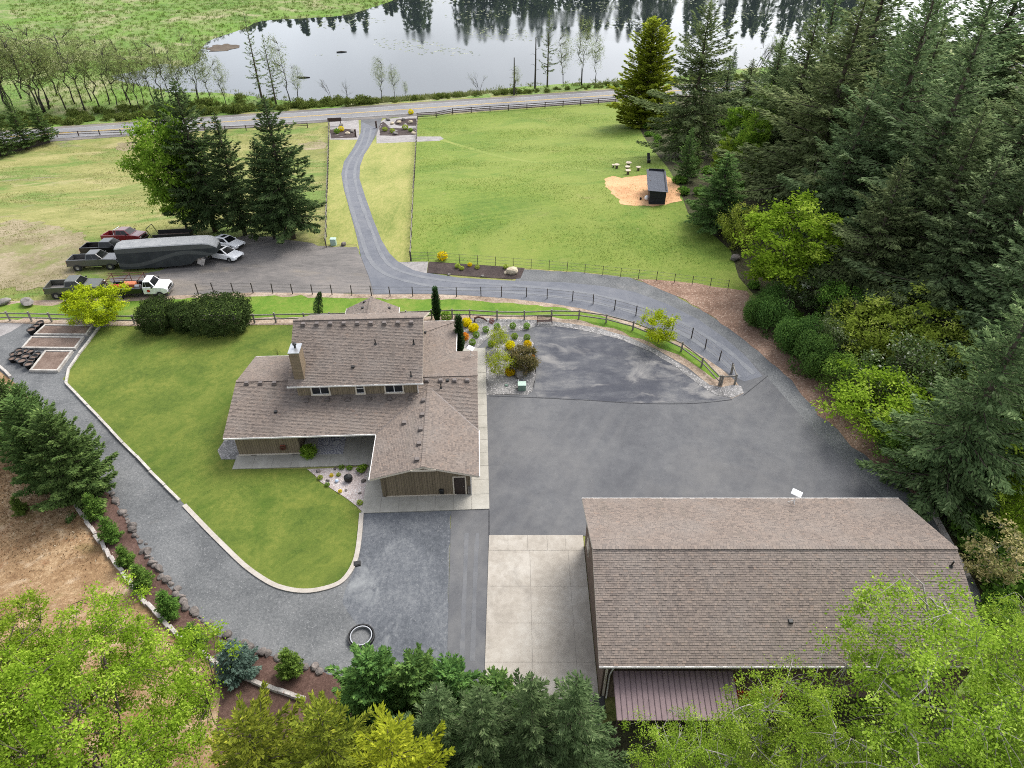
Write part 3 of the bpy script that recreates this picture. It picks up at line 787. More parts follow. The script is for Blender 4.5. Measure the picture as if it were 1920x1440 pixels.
# vents
for i in range(9): vent(near_up, 569 + i * 25.3, 609 - i * .35)
for x_, y_ in ((704, 645), (776, 645), (771, 705)): vent(near_up, x_, y_, 'pipe')
vent(near_up, 662, 689, 'small')
for i in range(6): vent(near_main, 575 + i * 39, 751.5 - i * .8)
for x_ in (463, 489, 515): vent(near_main, x_, 719.5)
for x_ in (800, 826, 852, 876): vent(near_main, x_, 714.5)
vent(near_main, 839, 714, 'small'); vent(near_main, 827, 727, 'pipe'); vent(near_main, 517, 773, 'small')
for x_, y_ in ((794, 752), (792, 779), (789, 806), (786, 833), (782, 863), (758, 794)): vent(g_left, x_, y_)
for x_, y_ in ((683, 567), (680, 578)): vent(e_left, x_, y_, 'small')
vent(e_right, 730, 578, 'small'); vent(w_right, 797, 624, 'small')
# gable trim of the garage, wall base and corner boards
MB().box((-4.12, -.03, 3.56), (1.9, .05, .16)).build('gable_trim', M['trim'], house)
MB().box((-4.55, .66, .07), (5.6, .1, .14)).build('base_trim', M['trim'], house)
MB().box((-17.5, 5.86, .09), (5.3, .1, .18)).build('base_trim', M['trim'], house)
for lx in (-18.9, -15.5):
    MB().box((lx, 5.79, .05), (.5, .06, .1)).build('crawl_vent', M['black'], house)
MB().box((-7.35, .64, 1.3), (.1, .1, 2.5)).build('downpipe', M['siding'], house)
MB().box((-.6, .64, 1.3), (.09, .09, 2.5)).build('downpipe', M['gutter'], house)
MB().box((-5.0, 8.98, 4.3), (.08, .08, 1.9)).build('downpipe', M['gutter'], house)
MB().box((-10.08, 9.03, 3.66), (10.2, .06, .1)).build('base_flashing', M['black'], house)
# windows of the upper storey
def window(x0, x1, z0, z1, y, split='v'):
    f = MB(); w = .12
    f.box(((x0 + x1) / 2, y - .03, z1 + w / 2), (x1 - x0 + 2 * w, .08, w)); f.box(((x0 + x1) / 2, y - .04, z0 - w / 2), (x1 - x0 + 2 * w + .06, .12, w))
    f.box((x0 - w / 2, y - .03, (z0 + z1) / 2), (w, .08, z1 - z0)); f.box((x1 + w / 2, y - .03, (z0 + z1) / 2), (w, .08, z1 - z0))
    win = f.build('window', M['trim'], house)
    s = MB(); xm, zm = (x0 + x1) / 2, (z0 + z1) / 2
    s.box((xm, y - .015, z1 - .025), (x1 - x0, .05, .05)); s.box((xm, y - .015, z0 + .025), (x1 - x0, .05, .05))
    if split == 'v': s.box((xm, y - .012, zm), (.06, .06, z1 - z0 - .1))
    else: s.box((xm, y - .012, zm), (x1 - x0, .06, .06))
    s.build('sash', M['white_paint'], win)
    if split == 'v': rects = [(x0, xm - .03, z0 + .05, z1 - .05), (xm + .03, x1, z0 + .05, z1 - .05)]
    else: rects = [(x0, x1, z0 + .05, zm - .03), (x0, x1, zm + .03, z1 - .05)]
    for a, b, c0, c1 in rects:
        MB().box(((a + b) / 2, y - .006, (c0 + c1) / 2), (b - a, .02, c1 - c0)).build('pane', M['glass'], win)
window(-13.86, -12.48, 3.9, 4.98, 9.05)
window(-10.14, -9.55, 3.9, 4.98, 9.05, 'h')
window(-7.7, -6.3, 3.9, 4.98, 9.05)
# chimney with metal cap and flue
ch = MB().box((-14.7, 9.72, 6.7), (.82, 1.3, 2.9)).build('chimney', M['siding_dark'], near_up)
# garage door on the front gable
d = MB()
d.box((-1.98, .66, 1.02), (.1, .1, 2.04)); d.box((-1.02, .66, 1.02), (.1, .1, 2.04)); d.box((-1.5, .66, 2.08), (1.06, .1, .1))
door = d.build('door', M['trim'], house)
M['door_dark'] = plain('dark_brown_door', L(.035, .024, .02), .5, 0, .3, 2)
MB().box((-1.5, .68, 1.02), (.86, .04, 2.02)).build('door_panel', M['door_dark'], door, bevel=.01)
MB().box((-1.2, .63, 1.0), (.05, .06, .05)).build('handle', M['galv'], door)
MB().box((-2.05 - .9, .6, .55), (.36, .2, .5)).build('hose_reel', M['black'], house, bevel=.05)
# stone veneer pier beside the door: single stones
pier = MB().box((-.78, .655, .5), (.22, .06, 1.0)).build('stone_pier', M['rock_dark'], house)
for r in range(5):
    for k in range(2):
        MB().box((-.84 + k * .13 + (r % 2) * .02, .61, .1 + r * .19), (.115, .05, .17)).build('stone', M['stone'], pier, bevel=.015)
# chimney cap
cp = MB().box((-14.7, 9.72, 8.18), (.92, 1.4, .08)).build('chimney_cap', M['galv'], ch)
MB().lathe([(.09, 8.2), (.09, 8.5), (.17, 8.5), (.17, 8.62), (0, 8.68)], (-14.7, 9.85, 0), 10).build('flue', M['black'], ch)

# ---------------------------------------------------------------- workshop barn
barn = thing('workshop', 'long brown workshop with shingled gable roof behind the concrete pad', 'workshop', (4.92, 21.4, 0), 0)
BL, BW, BE = 22.3, 12.6, 4.55
BP = (7.05 - BE) / (BW / 2)
b_near = slope(barn, [(0, 0), (BL, 0), (BL, BW / 2), (0, BW / 2)], BE, BP, '+y', 0, gutter=(0, BL))
b_far = slope(barn, [(0, BW), (BL, BW), (BL, BW / 2), (0, BW / 2)], BE, BP, '-y', BW, gutter=(0, BL))
cap(b_near, (0, BW / 2, 7.05), (BL, BW / 2, 7.05))
o = wall([(.55, 0), (.55, BE - .02), (BW / 2, 6.8), (BW - .55, BE - .02), (BW - .55, 0)], .42, BL - .42, 'x', 'wall', 'siding_barn', barn)
vent(b_near, 1482, 1166, 'small'); vent(b_near, 1783, 1062, 'pipe')
MB().box((.6, .5, 2.2), (.12, .12, 4.3)).build('corner_board', M['trim'], barn)
MB().tube([(1.0, .44, 4.4), (.95, .4, 3.6), (.8, .46, 2.8), (.8, .46, .1)], .05, 6).build('downpipe', M['gutter'], barn)
wf = MB().box((.4, 10.2, 2.2), (.08, 1.1, .9)).build('window', M['trim'], barn)
for k in (-1, 1): MB().box((.37, 10.2 + k * .25, 2.2), (.06, .42, .7)).build('pane', M['glass'], wf)
# lean-to with standing-seam roof
M['seam_roof'] = plain('mauve_steel_roofing', L(.19,.135,.14), .5, .2, .15, 1.2)
M['seam_dark'] = plain('dark_seam', L(.09,.06,.065), .5, .2)
lean = thing('lean_to', 'open lean-to with mauve standing-seam metal roof on the workshop wall', 'lean-to', (5.85, 19.2, 0), 0)
NP_ = 22; PW = 6.95 / NP_
for i in range(NP_):
    mb = MB(); x0 = i * PW
    mb.add([(x0 + .01, 0, 2.72), (x0 + PW - .01, 0, 2.72), (x0 + PW - .01, 2.6, 3.32), (x0 + .01, 2.6, 3.32),
            (x0 + .01, 0, 2.69), (x0 + PW - .01, 0, 2.69), (x0 + PW - .01, 2.6, 3.29), (x0 + .01, 2.6, 3.29)],
           [(0,1,2,3),(7,6,5,4),(0,4,5,1),(1,5,6,2),(2,6,7,3),(3,7,4,0)])
    pn = mb.build('roof_panel', M['seam_roof'], lean)
    MB().bar((x0, 0, 2.73), (x0, 2.6, 3.33), .035, .05).build('seam', M['seam_dark'], pn)
for x_ in (.1, 3.5, 6.85):
    MB().box((x_, .12, 1.34), (.14, .14, 2.68)).build('post', M['fence_brown'], lean)
MB().box((3.5, .12, 2.62), (6.95, .1, .14)).build('beam', M['fence_brown'], lean)
# ================================================================== PAVING, EDGING, FENCES, GARDEN
def hl(lx, ly, z=0.0):
    a = R(2.5); return (-2.57 + lx * math.cos(a) - ly * math.sin(a), 37.9 + lx * math.sin(a) + ly * math.cos(a), z)
M['joint'] = plain('joint_sand', L(.2,.185,.165), .95)
def slabs(name, rects, mat, house_frame=True, top=.1, gap=.016):
    """paving: every cast panel its own slab on a shared bed"""
    base = None
    for i, (x0, x1, y0, y1) in enumerate(rects):
        if base is None:
            ax0 = min(r[0] for r in rects); 
            mb = MB()
            for r in rects:
                q = [(r[0], r[2]), (r[1], r[2]), (r[1], r[3]), (r[0], r[3])]
                q = [hl(*p) if house_frame else (*p, 0) for p in q]
                mb.add([(p[0], p[1], top - .012) for p in q], [(0, 1, 2, 3)])
            base = structure(mb.build(name, M['joint']))
        g = gap / 2
        q = [(x0 + g, y0 + g), (x1 - g, y0 + g), (x1 - g, y1 - g), (x0 + g, y1 - g)]
        q = [hl(*p) if house_frame else p for p in q]
        dz = random.uniform(-.004, .004)
        MB().prism(q, 0.0, top + dz).build('slab', mat, base, bevel=.008)
    return base
side = []
yy = -.95
for k in range(11): side.append((-.62, .78, yy + k * 1.57, yy + (k + 1) * 1.57))
for k in range(3): side.append((-1.9, .78, 16.35 + k * 1.37, 16.35 + (k + 1) * 1.37))
slabs('side_walkway', side, M['concrete_grey'])
slabs('garage_apron', [(-9.1 + k * 1.413, -9.1 + (k + 1) * 1.413, -.95, .68) for k in range(6)] + [(-9.1, -7.62, .68, 2.5), (-9.1, -7.62, 2.5, 4.28)], M['concrete_grey'])
slabs('patio', [(-20.3 + k * 1.58, -20.3 + (k + 1) * 1.58, 4.28, 5.86) for k in range(8)] + [(-14.92 + k * 2.43, -14.92 + (k + 1) * 2.43, 5.87, 9.18) for k in range(3)], M['concrete_grey'])
cols = [-1.72, -.3, 1.15, 2.6, 3.95, 5.3]
pad = [(cols[i], cols[i + 1], 33.0, 34.42) for i in range(5)]
rowsY = [33.0, 29.9, 27.0, 24.2, 21.6, 19.4]
for j in range(5):
    for a, b in ((-1.72, 1.3), (1.3, 4.1), (4.1, 5.3)): pad.append((a, b, rowsY[j + 1], rowsY[j]))
slabs('concrete_pad', pad, M['concrete'], False, .09)

def ribbon(name, P, w, z0, z1, mat, parent=None):
    mb = MB(); n = len(P); v = []
    for i, p in enumerate(P):
        d = (Vector(P[min(i + 1, n - 1)]) - Vector(P[max(i - 1, 0)])); d.z = 0; d.normalize()
        r = Vector((d.y, -d.x, 0)) * (w / 2)
        v += [(p[0] - r.x, p[1] - r.y, z0 + H(p[0], p[1])), (p[0] + r.x, p[1] + r.y, z0 + H(p[0], p[1])), (p[0] + r.x, p[1] + r.y, z1 + H(p[0], p[1])), (p[0] - r.x, p[1] - r.y, z1 + H(p[0], p[1]))]
    f = []
    for i in range(n - 1):
        for k in range(4): f.append((4*i + k, 4*i + (k+1) % 4, 4*i + 4 + (k+1) % 4, 4*i + 4 + k))
    f += [(0, 1, 2, 3), (4*n - 1, 4*n - 2, 4*n - 3, 4*n - 4)]
    return mb.add(v, f).build(name, mat, parent)
kerb_px = [(346,948),(386,990),(420,1024),(460,1062),(500,1090),(530,1103),(566,1109),(600,1106),(636,1094),(656,1073),(668,1046),(674,1010),(678,963)]
kp = smooth_line([tuple(ground(*p)) for p in kerb_px], 4)
kerb = structure(ribbon('kerb', kp, .34, 0, .11, M['kerb']))
g = ground(670, 1058)
tag(MB().box((0, 0, .07), (.5, .42, .12)).box((0, 0, .14), (.4, .3, .03)).build('drain_box', M['black'], None, (g.x, g.y, 0), .2, bevel=.01), 'black plastic drain box set in the lawn kerb', 'drain box')

def resample(P, step):
    P = [Vector(p) for p in P]; out = [P[0]]; left = step
    for a, b in zip(P, P[1:]):
        l = (b - a).length; t = left
        while t <= l: out.append(a.lerp(b, t / l)); t += step
        left = t - l
    return out
def timbers(name, label, px, length, w, h, mat, jitter=.03, stack=0):
    P = resample([tuple(ground(*p)) for p in px], length)
    o = thing(name, label, 'edging', P[0])
    for i, (a, b) in enumerate(zip(P, P[1:])):
        a2, b2 = a.lerp(b, .012), a.lerp(b, .988)
        j = lambda: Vector((random.uniform(-jitter, jitter), random.uniform(-jitter, jitter), 0))
        a2, b2 = a2 + j() - P[0], b2 + j() - P[0]
        dz = random.uniform(-.015, .015)
        MB().bar((a2.x, a2.y, a2.z + h / 2 + dz), (b2.x, b2.y, b2.z + h / 2 + dz), w, h).build('timber', mat, o, bevel=.015)
    return o
timbers('timber_edging', 'pale weathered timbers edging the lawn beside the gravel path', [(188,614),(150,664),(117,712),(170,768),(230,831),(300,903),(350,953)], 2.45, .22, .22, M['timber_pale'])
timbers('timber_edging', 'short broken timber wall between brown bank and shrub mulch', [(138,942),(172,992),(222,1066),(272,1131),(340,1198),(420,1256),(520,1296),(600,1325)], .95, .26, .3, M['timber'], .07)
timbers('timber_edging', 'timber edging below the garden tubs at the left frame edge', [(-40,655),(0,688),(30,716)], 1.5, .24, .24, M['timber_pale'], .05)
timbers('timber_edging', 'mossy timber edging right of the workshop roof', [(1712,900),(1760,985),(1800,1060),(1835,1130)], 2.4, .3, .35, M['timber'], .03)

# rocks
def rock_mesh(seed, m, sub=2, flat=.7):
    r = np.random.default_rng(seed)
    bm = bmesh.new(); bmesh.ops.create_icosphere(bm, subdivisions=sub, radius=.5)
    k = r.normal(size=(5, 3)); k /= np.linalg.norm(k, axis=1)[:, None]; off = r.uniform(.28, .42, 5)
    for v in bm.verts:
        p = np.array(v.co)
        for a, d in zip(k, off):
            s = p @ a
            if s > d: p = p - a * (s - d) * .85
        p *= 1 + r.normal() * .035
        v.co = (p[0], p[1] * .85, p[2] * flat)
    me = bpy.data.meshes.new('rock'); bm.to_mesh(me); bm.free(); me.materials.append(m)
    return me
ROCKS = [rock_mesh(i, M['rock_dark']) for i in range(6)]
GREYROCKS = [rock_mesh(20 + i, M['stone']) for i in range(4)]
TANROCKS = [rock_mesh(30 + i, M['stone_tan']) for i in range(3)]
P = resample([tuple(ground(*p)) for p in [(196,906),(240,978),(283,1050),(330,1110),(390,1174),(470,1218),(545,1240),(612,1260)]], .42)
re_ = thing('rock_edging', 'row of dark basalt rocks edging the gravel path below the shrubs', 'rocks', P[0])
for i, p in enumerate(P):
    s = random.choice((.3, .4, .5, .62, .75))
    o = link('rock', random.choice(ROCKS), re_, (p.x - P[0].x + random.gauss(0, .09), p.y - P[0].y + random.gauss(0, .09), p.z - P[0].z + s * .1), random.uniform(0, 6), s)
def boulder(px, py, s, label, meshes=GREYROCKS, name='boulder', i=0, fl=1.):
    g = ground(px, py)
    return tag(link(name, meshes[i % len(meshes)], None, (g.x, g.y, g.z + s * .2), i * 1.3, (s, s * .8, s * fl)), label, 'boulder')
boulder(978, 703, 1.9, 'large round brown boulder behind the green utility box', i=1)
boulder(961, 512, 1.6, 'pale tan boulder at the right end of the mulch bed', TANROCKS, i=0)
boulder(948, 513, .7, 'small pale stone next to the tan boulder in the mulch bed', TANROCKS, i=1)
boulder(52, 572, 1.9, 'grey brown boulder on the grass below the pickup trucks', i=2, fl=.7)
boulder(8, 571, 1.7, 'flat boulder heap at the left frame edge on the grass', i=3, fl=.6)
boulder(1378, 487, 1.6, 'brown rock pile at the pasture edge by the bright maple', ROCKS, i=3, fl=.6)
boulder(1716, 899, 1.2, 'grey rock where the gravel verge meets the timber edging', i=0, fl=.6)
boulder(1692, 888, .8, 'dark rock at the tip of the wood chip bank', ROCKS, i=2)
g = ground(990, 512)
for k, (x, y) in enumerate(((905, 519), (842, 516))):
    boulder(x, y, .5, ('small grey stone at the front middle of the mulch bed', 'small flat grey stone near the left end of the mulch bed')[k], i=k)
for k, (x, y) in enumerate(((728,226),(735,233),(741,252),(748,231),(757,226),(770,231),(640,236),(652,252),(660,248),(776,252))):
    boulder(x, y, 1.5, 'boulder in the entry bed, number %s from the left by the road' % ('one two three four five six seven eight nine ten'.split()[sorted([728,735,741,748,757,770,640,652,660,776]).index(x)]), [GREYROCKS, TANROCKS][k % 2], i=k, fl=.8)

# fences
def fence(name, label, P, h, post, rails, pm, rm, rail_w=(.05, .12), lean=.02, wires=(), cat='fence'):
    P = [Vector(p) for p in P]
    o = thing(name, label, cat, P[0])
    tops = []
    for p in P:
        q = p - P[0]; hh = h * random.uniform(.95, 1.05)
        lx_, ly_ = random.gauss(0, lean), random.gauss(0, lean)
        MB().bar((q.x, q.y, q.z - .1), (q.x + lx_, q.y + ly_, q.z + hh), post).build('post', pm, o)
        tops.append((q, lx_, ly_))
    for (a, ax_, ay_), (b, bx_, by_) in zip(tops, tops[1:]):
        for rh in rails:
            f = rh / h
            MB().bar((a.x + ax_ * f, a.y + ay_ * f, a.z + rh + random.gauss(0, .012)), (b.x + bx_ * f, b.y + by_ * f, b.z + rh + random.gauss(0, .012)), rail_w[0], rail_w[1]).build('rail', rm, o)
        for rh in wires:
            MB().bar((a.x, a.y, a.z + rh), (b.x, b.y, b.z + rh), .018).build('wire', M['wire'], o)
    return o
fence('rail_fence', 'weathered two-rail fence between garden and grass strip', [ground(*p) for p in [(-70,604),(-25,604),(20,602),(60,603),(98,604),(148,606),(202,608),(253,608),(300,608),(350,608),(398,607),(440,606),(478,606),(518,605),(572,604),(620,603),(668,602),(715,601),(762,600),(810,598),(848,597),(881,597),(932,600),(983,600),(1034,598),(1085,599),(1136,606),(1186,619.5),(1222,634),(1277,659),(1315,688),(1348,723)]], 1.2, .15, (.5, 1.0), M['rail'], M['rail'], (.07, .13))
fence('rail_fence', 'short corner of rail fence at the tip of the island', [ground(*p) for p in [(1352,723),(1377,721),(1371,701)]], 1.2, .15, (1.05,), M['rail'], M['rail'], (.07, .13))
p2 = [(372,551)]
x = 401
while x < 732: p2.append((x, 548 + (x - 401) * .024)); x += 37
p2 += [(732,556),(774,556),(820,557),(856,557),(902,557),(940,557),(987,557),(1026,560),(1073,565),(1112,570.5),(1152,581.5),(1192,592),(1227,604),(1261,618.6),(1296,635),(1321.6,655),(1348,677),(1370,700)]
fence('wire_fence', 'dark post and wire fence following the near edge of the driveway', [ground(*p) for p in p2], 1.3, .09, (), M['post_dark'], M['post_dark'], wires=(.4, .85, 1.22))
p3 = [(772,490),(803,489)] + [(862 + k * 33.5, 493 + k * 2.2 + .075 * k * k) for k in range(16)]
fence('wire_fence', 'thin post and wire fence along the near edge of the pasture', [ground(*p) for p in p3], 1.2, .06, (), M['post_dark'], M['wire'], wires=(.35, .75, 1.15))
P = resample([tuple(ground(*p)) for p in [(612,464),(613,420),(614,360),(616,300),(617,262),(617,228)]], 3.6)
fence('board_fence', 'post and rail fence on the left side of the driveway lane', P, 1.25, .12, (.4, .8, 1.2), M['post_dark'], M['rail'], (.03, .1))
P = resample([tuple(ground(*p)) for p in [(770,489),(773,420),(776,350),(779,300),(781,262),(783,220)]], 3.6)
fence('board_fence', 'post and rail fence on the right side of the driveway lane', P, 1.25, .12, (.4, .8, 1.2), M['post_dark'], M['rail'], (.03, .1))
P = resample([tuple(ground(*p)) for p in [(783,222),(815,221),(832,216),(860,213),(1000,204),(1160,192)]], 5.0)
fence('board_fence', 'dark brown three-rail fence between pasture and road', P, 1.5, .2, (.45, .9, 1.35), M['fence_brown'], M['fence_brown'], (.05, .16))
P = resample([tuple(ground(*p)) for p in [(108,257),(300,250),(480,244),(612,238)]], 5.0)
fence('board_fence', 'dark post and rail fence between left field and road', P, 1.3, .18, (.6, 1.1), M['fence_brown'], M['fence_brown'], (.04, .12))
P = resample([tuple(ground(*p)) for p in [(-40,303),(0,292),(60,277),(112,262)]], 2.4)
o = thing('panel_fence', 'dark solid board fence below the conifers at the left frame edge', 'fence', P[0])
for a, b in zip(P, P[1:]):
    n = 8
    for k in range(n):
        q = a.lerp(b, (k + .5) / n) - P[0]; d = (b - a)
        MB().box((q.x, q.y, q.z + .95), (d.length / n - .02, .04, 1.9 + random.uniform(-.03, .03)), math.atan2(d.y, d.x)).build('board', M['post_dark'], o)

# raised beds
def raised_bed(px, label):
    Q = [ground(*p) for p in px]; c = sum(Q, Vector()) / 4
    o = thing('raised_bed', label, 'garden bed', c, group='raised vegetable beds')
    Q = [q - c for q in Q]
    for i in range(4):
        a, b = Q[i], Q[(i + 1) % 4]; d = (b - a).normalized() * (.11 if i % 2 else -.11)
        MB().bar((a.x + d.x, a.y + d.y, .15), (b.x - d.x, b.y - d.y, .15), .2, .3).build('board', M['timber_pale'], o, bevel=.015)
    MB().prism([(q.x * .97, q.y * .97) for q in Q], .0, .22).build('soil', M['soil'], o)
raised_bed([(67.7,630),(162.5,630.5),(174,614),(86.5,613)], 'raised timber bed farthest from the camera, against the rail fence')
raised_bed([(44.3,655),(141.7,656),(156.8,636),(61.5,635.5)], 'middle one of the three raised timber beds')
raised_bed([(59.4,697.5),(109,698),(136,662),(87.5,661.5)], 'smallest raised timber bed, beside the cluster of tubs')
# tubs
pot_me = MB().lathe([(.0, .02), (.24, .0), (.33, .38), (.36, .4), (.36, .44), (.3, .44), (.28, .3)], n=16).mesh('tub', M['black'], smooth=True)
soil_me = MB().lathe([(.0, .34), (.29, .34)], n=14).mesh('tub_soil', M['soil'])
def tub(px, py, label, group, s=1.25):
    g = ground(px, py)
    o = tag(link('nursery_tub', pot_me, None, g + Vector((0, 0, .02)), random.uniform(0, 3), s * random.uniform(.85, 1.1)), label, 'plant tub', group)
    link('soil', soil_me, o)
for x, y in ((750,205),(675,270),(600,340)): tub(x / 9.6, 590 + y / 9.6, 'black nursery tub in the row of three by the farthest raised bed', 'tubs beside the far raised bed')
for x, y in ((370,705),(280,775),(385,765),(485,710),(580,720),(250,850),(350,855),(500,815),(645,825),(700,770),(435,900),(585,890),(550,960)):
    tub(x / 9.6, 590 + y / 9.6, 'black nursery tub in the cluster left of the smallest raised bed', 'clustered nursery tubs', 1.15)
# fire ring
g = ground(678, 1196)
fr = thing('fire_ring', 'dark steel fire ring on the blue gravel yard', 'fire ring', g)
MB().lathe([(.86, .02), (.88, .28), (.8, .28), (.78, .02)], n=28).build('steel_ring', M['black'], fr, smooth=False)
MB().lathe([(.7, .02), (.72, .3), (.66, .3), (.64, .02)], n=28).build('inner_ring', M['galv'], fr)
MB().lathe([(0, .1), (.4, .08), (.71, .05)], n=20).build('ash', M['gravel'], fr)
# satellite dishes
def dish(p, rz, label):
    o = thing('satellite_dish', label, 'satellite dish', p, rz)
    MB().tube([(0, 0, 0), (0, 0, .95)], .03, 8).build('mast', M['gutter'], o)
    for a in (.5, 2.6, 4.7):
        MB().bar((0, 0, .35), (.35 * math.cos(a), .35 * math.sin(a), 0), .03).build('strut', M['gutter'], o)
    m_ = MB().box((0, 0, 0), (.7, .44, .05)).mesh('panel', M['dish'], bevel=.02)
    pn = link('panel', m_, o, (0, 0, 1.05)); pn.rotation_euler = (R(28), R(6), R(-38))
q = house.matrix_basis @ on_slope(far_main, 883, 670); dish(q, .1, 'white flat satellite panel on the house roof by the side walkway')
q = barn.matrix_basis @ on_slope(b_far, 1487, 944); dish(q, .1, 'white flat satellite panel on the far slope of the workshop roof')
# utility box and irrigation box
M['box_green'] = plain('utility_green', L(.16,.24,.19), .5, 0, .08)
M['box_green_top'] = plain('utility_green_lid', L(.33,.44,.37), .4, 0, .06)
g = ground(978.5, 730)
ub = thing('utility_box', 'green metal utility transformer box in the front rock bed', 'utility box', g, R(2))
MB().box((0, 0, .32), (.72, .62, .64)).build('cabinet', M['box_green'], ub, bevel=.02)
MB().box((0, 0, .68), (.78, .68, .08)).build('lid', M['box_green_top'], ub, bevel=.02)
MB().box((-.3, .42, .75), (.1, .06, .1)).build('white_tag', M['white_paint'], ub)
g = ground(949.5, 724)
tag(MB().box((0, 0, .06), (.32, .26, .14)).box((0, 0, .15), (.26, .2, .05)).build('valve_box', M['box_green'], None, g, 0, bevel=.01), 'small dark green valve box in the front rock bed', 'valve box')
# garden bench and iron ornament by the rail fence
g = ground(1021, 608)
be = thing('garden_bench', 'rusty dark metal bench on the river rock by the rail fence', 'bench', g, R(2))
M['rust'] = plain('rusty_iron', L(.1,.045,.03), .7, .3, .3)
for k in range(3): MB().box((0, -.12 + k * .14, .45), (1.6, .11, .03)).build('seat_slat', M['fence_brown'], be)
for k in range(2): MB().box((0, .26, .62 + k * .16), (1.6, .03, .1)).build('back_slat', M['fence_brown'], be)
for sx in (-1, 1):
    MB().bar((sx * .78, -.16, 0), (sx * .78, -.16, .65), .05).build('leg', M['rust'], be); MB().bar((sx * .78, .26, 0), (sx * .78, .3, .9), .05).build('leg', M['rust'], be)
    MB().bar((sx * .78, -.2, .65), (sx * .78, .26, .65), .05).build('armrest', M['rust'], be)
g = ground(889, 604)
MBo = MB().tube([(0, 0, 0), (.1, .05, .5), (.5, .1, .6), (1.0, .05, .45), (1.4, 0, .1)], [.12, .14, .12, .1, .05], 7)
tag(MBo.build('driftwood', M['rust'], None, g), 'dark driftwood branch lying behind the yellow azaleas', 'driftwood')
# field shelter
sh0, sh1 = ground(1216, 383), ground(1246.5, 384)
rz = math.atan2(sh1.y - sh0.y, sh1.x - sh0.x)
M['shed_wall'] = siding('black_shed_boards', L(.02,.021,.026), .22, 'z', .35)
M['shed_roof'] = siding('charcoal_roofing', L(.062,.07,.088), .3, 'xy', .6)
W_, D_ = (sh1 - sh0).length, 7.3
sd = thing('field_shelter', 'black board field shelter with charcoal metal roof on sawdust', 'shelter', sh0 + Vector((0, 0, -.05)), rz + R(2))
mb = MB().box((W_ / 2, .05, 1.0), (W_, .1, 2.0)); mb.build('end_wall', M['shed_wall'], sd)
MB().box((W_ / 2, D_ - .05, 1.2), (W_, .1, 2.4)).build('end_wall', M['shed_wall'], sd)
MB().box((W_ - .05, D_ / 2, 1.1), (.1, D_ - .2, 2.2)).build('back_wall', M['shed_wall'], sd)
MB().box((.05, 1.6, .7), (.1, 3.0, 1.4)).build('kick_wall', M['fence_brown'], sd)
for y_ in (3.3, 5.2, 7.1): MB().box((.08, y_, 1.1), (.14, .14, 2.2)).build('post', M['fence_brown'], sd)
n_ = 11
for i in range(n_):
    a, b = -.25 + i * (D_ + .5) / n_, -.25 + (i + 1) * (D_ + .5) / n_ - .015
    MB().add([(-.35, a, 2.18), (W_ + .2, a, 2.08), (W_ + .2, b, 2.08), (-.35, b, 2.18), (-.35, a, 2.12), (W_ + .2, a, 2.02), (W_ + .2, b, 2.02), (-.35, b, 2.12)],
             [(0,1,2,3),(7,6,5,4),(0,4,5,1),(1,5,6,2),(2,6,7,3),(3,7,4,0)]).build('roof_panel', M['shed_roof'], sd)
# log stools, feeder, bucket beside the shelter
M['logtop'] = plain('sawn_log', L(.5,.43,.33), .9, 0, .12)
M['bark'] = plain('log_bark', L(.11,.085,.06), .95, 0, .3)
for k, (x, y, s, w) in enumerate(((1156,316,1.,'leftmost'),(1150,314,.7,'small low'),(1178,313,1.1,'farthest'),(1176,320,1.0,'middle'),(1177,327,1.0,'nearest'),(1196.5,320,.9,'rightmost'))):
    g = ground(x, y)
    o = thing('log_table', '%s round log table on the pasture beside the sawdust' % w, 'log table', g, k, 'log tables by the field shelter')
    MB().lathe([(.22 * s, 0), (.2 * s, .3), (.22 * s, .62 * s), (0, .62 * s)], n=10).build('trunk', M['bark'], o)
    MB().lathe([(0, .62 * s), (.44 * s, .62 * s), (.45 * s, .74 * s), (0, .75 * s)], n=14).build('top', M['logtop'], o)
g = ground(1216, 306)
o = thing('feed_bin', 'upright black feed bin on the pasture beyond the shelter', 'feed bin', g, .1)
MB().box((0, 0, .35), (.55, .5, .6)).build('base', M['black'], o, bevel=.04); MB().box((.02, .5, .95), (.5, 1.4, .12), 0, Matrix.Rotation(R(60), 3, 'X')).build('lid', M['black'], o, bevel=.03)
g = ground(1212, 375)
o = tag(MB().lathe([(0, .0), (.22, .05), (.34, .3), (.28, .55), (.12, .66), (0, .68)], n=12).build('white_drum', M['dish'], None, g, smooth=True), 'white round drum at the front corner of the field shelter', 'drum')
g = ground(1201, 374.5)
tag(MB().lathe([(0, .01), (.13, 0), (.17, .3), (.15, .3), (.12, .05)], n=10).build('bucket', M['black'], None, g), 'small black bucket on the sawdust left of the shelter', 'bucket')
# patio things
M['rug'] = None
t = NT('patio_rug'); tc = t.new('TexCoord'); mp = t.map(tc.outputs['Object'], (1, 1, 0))
vo = t.new('TexVoronoi'); vo.inputs['Scale'].default_value = .95; vo.inputs['Randomness'].default_value = .75; t.l.new(mp, vo.inputs['Vector'])
rings = t.math('FRACT', t.math('MULTIPLY', vo.outputs['Distance'], 7.0))
c = t.mix(t.rng(rings, .35, .6), L(.2,.2,.235), L(.42,.41,.41)); c = t.mix(t.rng(vo.outputs['Distance'], .08, .1), L(.16,.19,.3), c)
M['rug'] = t.pbr(c, .95)
tag(MB().box((0, 0, .008), (2.35, 2.6, .016)).build('patio_rug', M['rug'], None, hl(-12.6, 6.95, .11), R(2.5)), 'grey patterned rug with ring motifs on the covered patio', 'rug')
gl = thing('barbecue', 'black covered barbecue in the shade of the patio', 'barbecue', hl(-13.9, 7.9, .1), R(2.5))
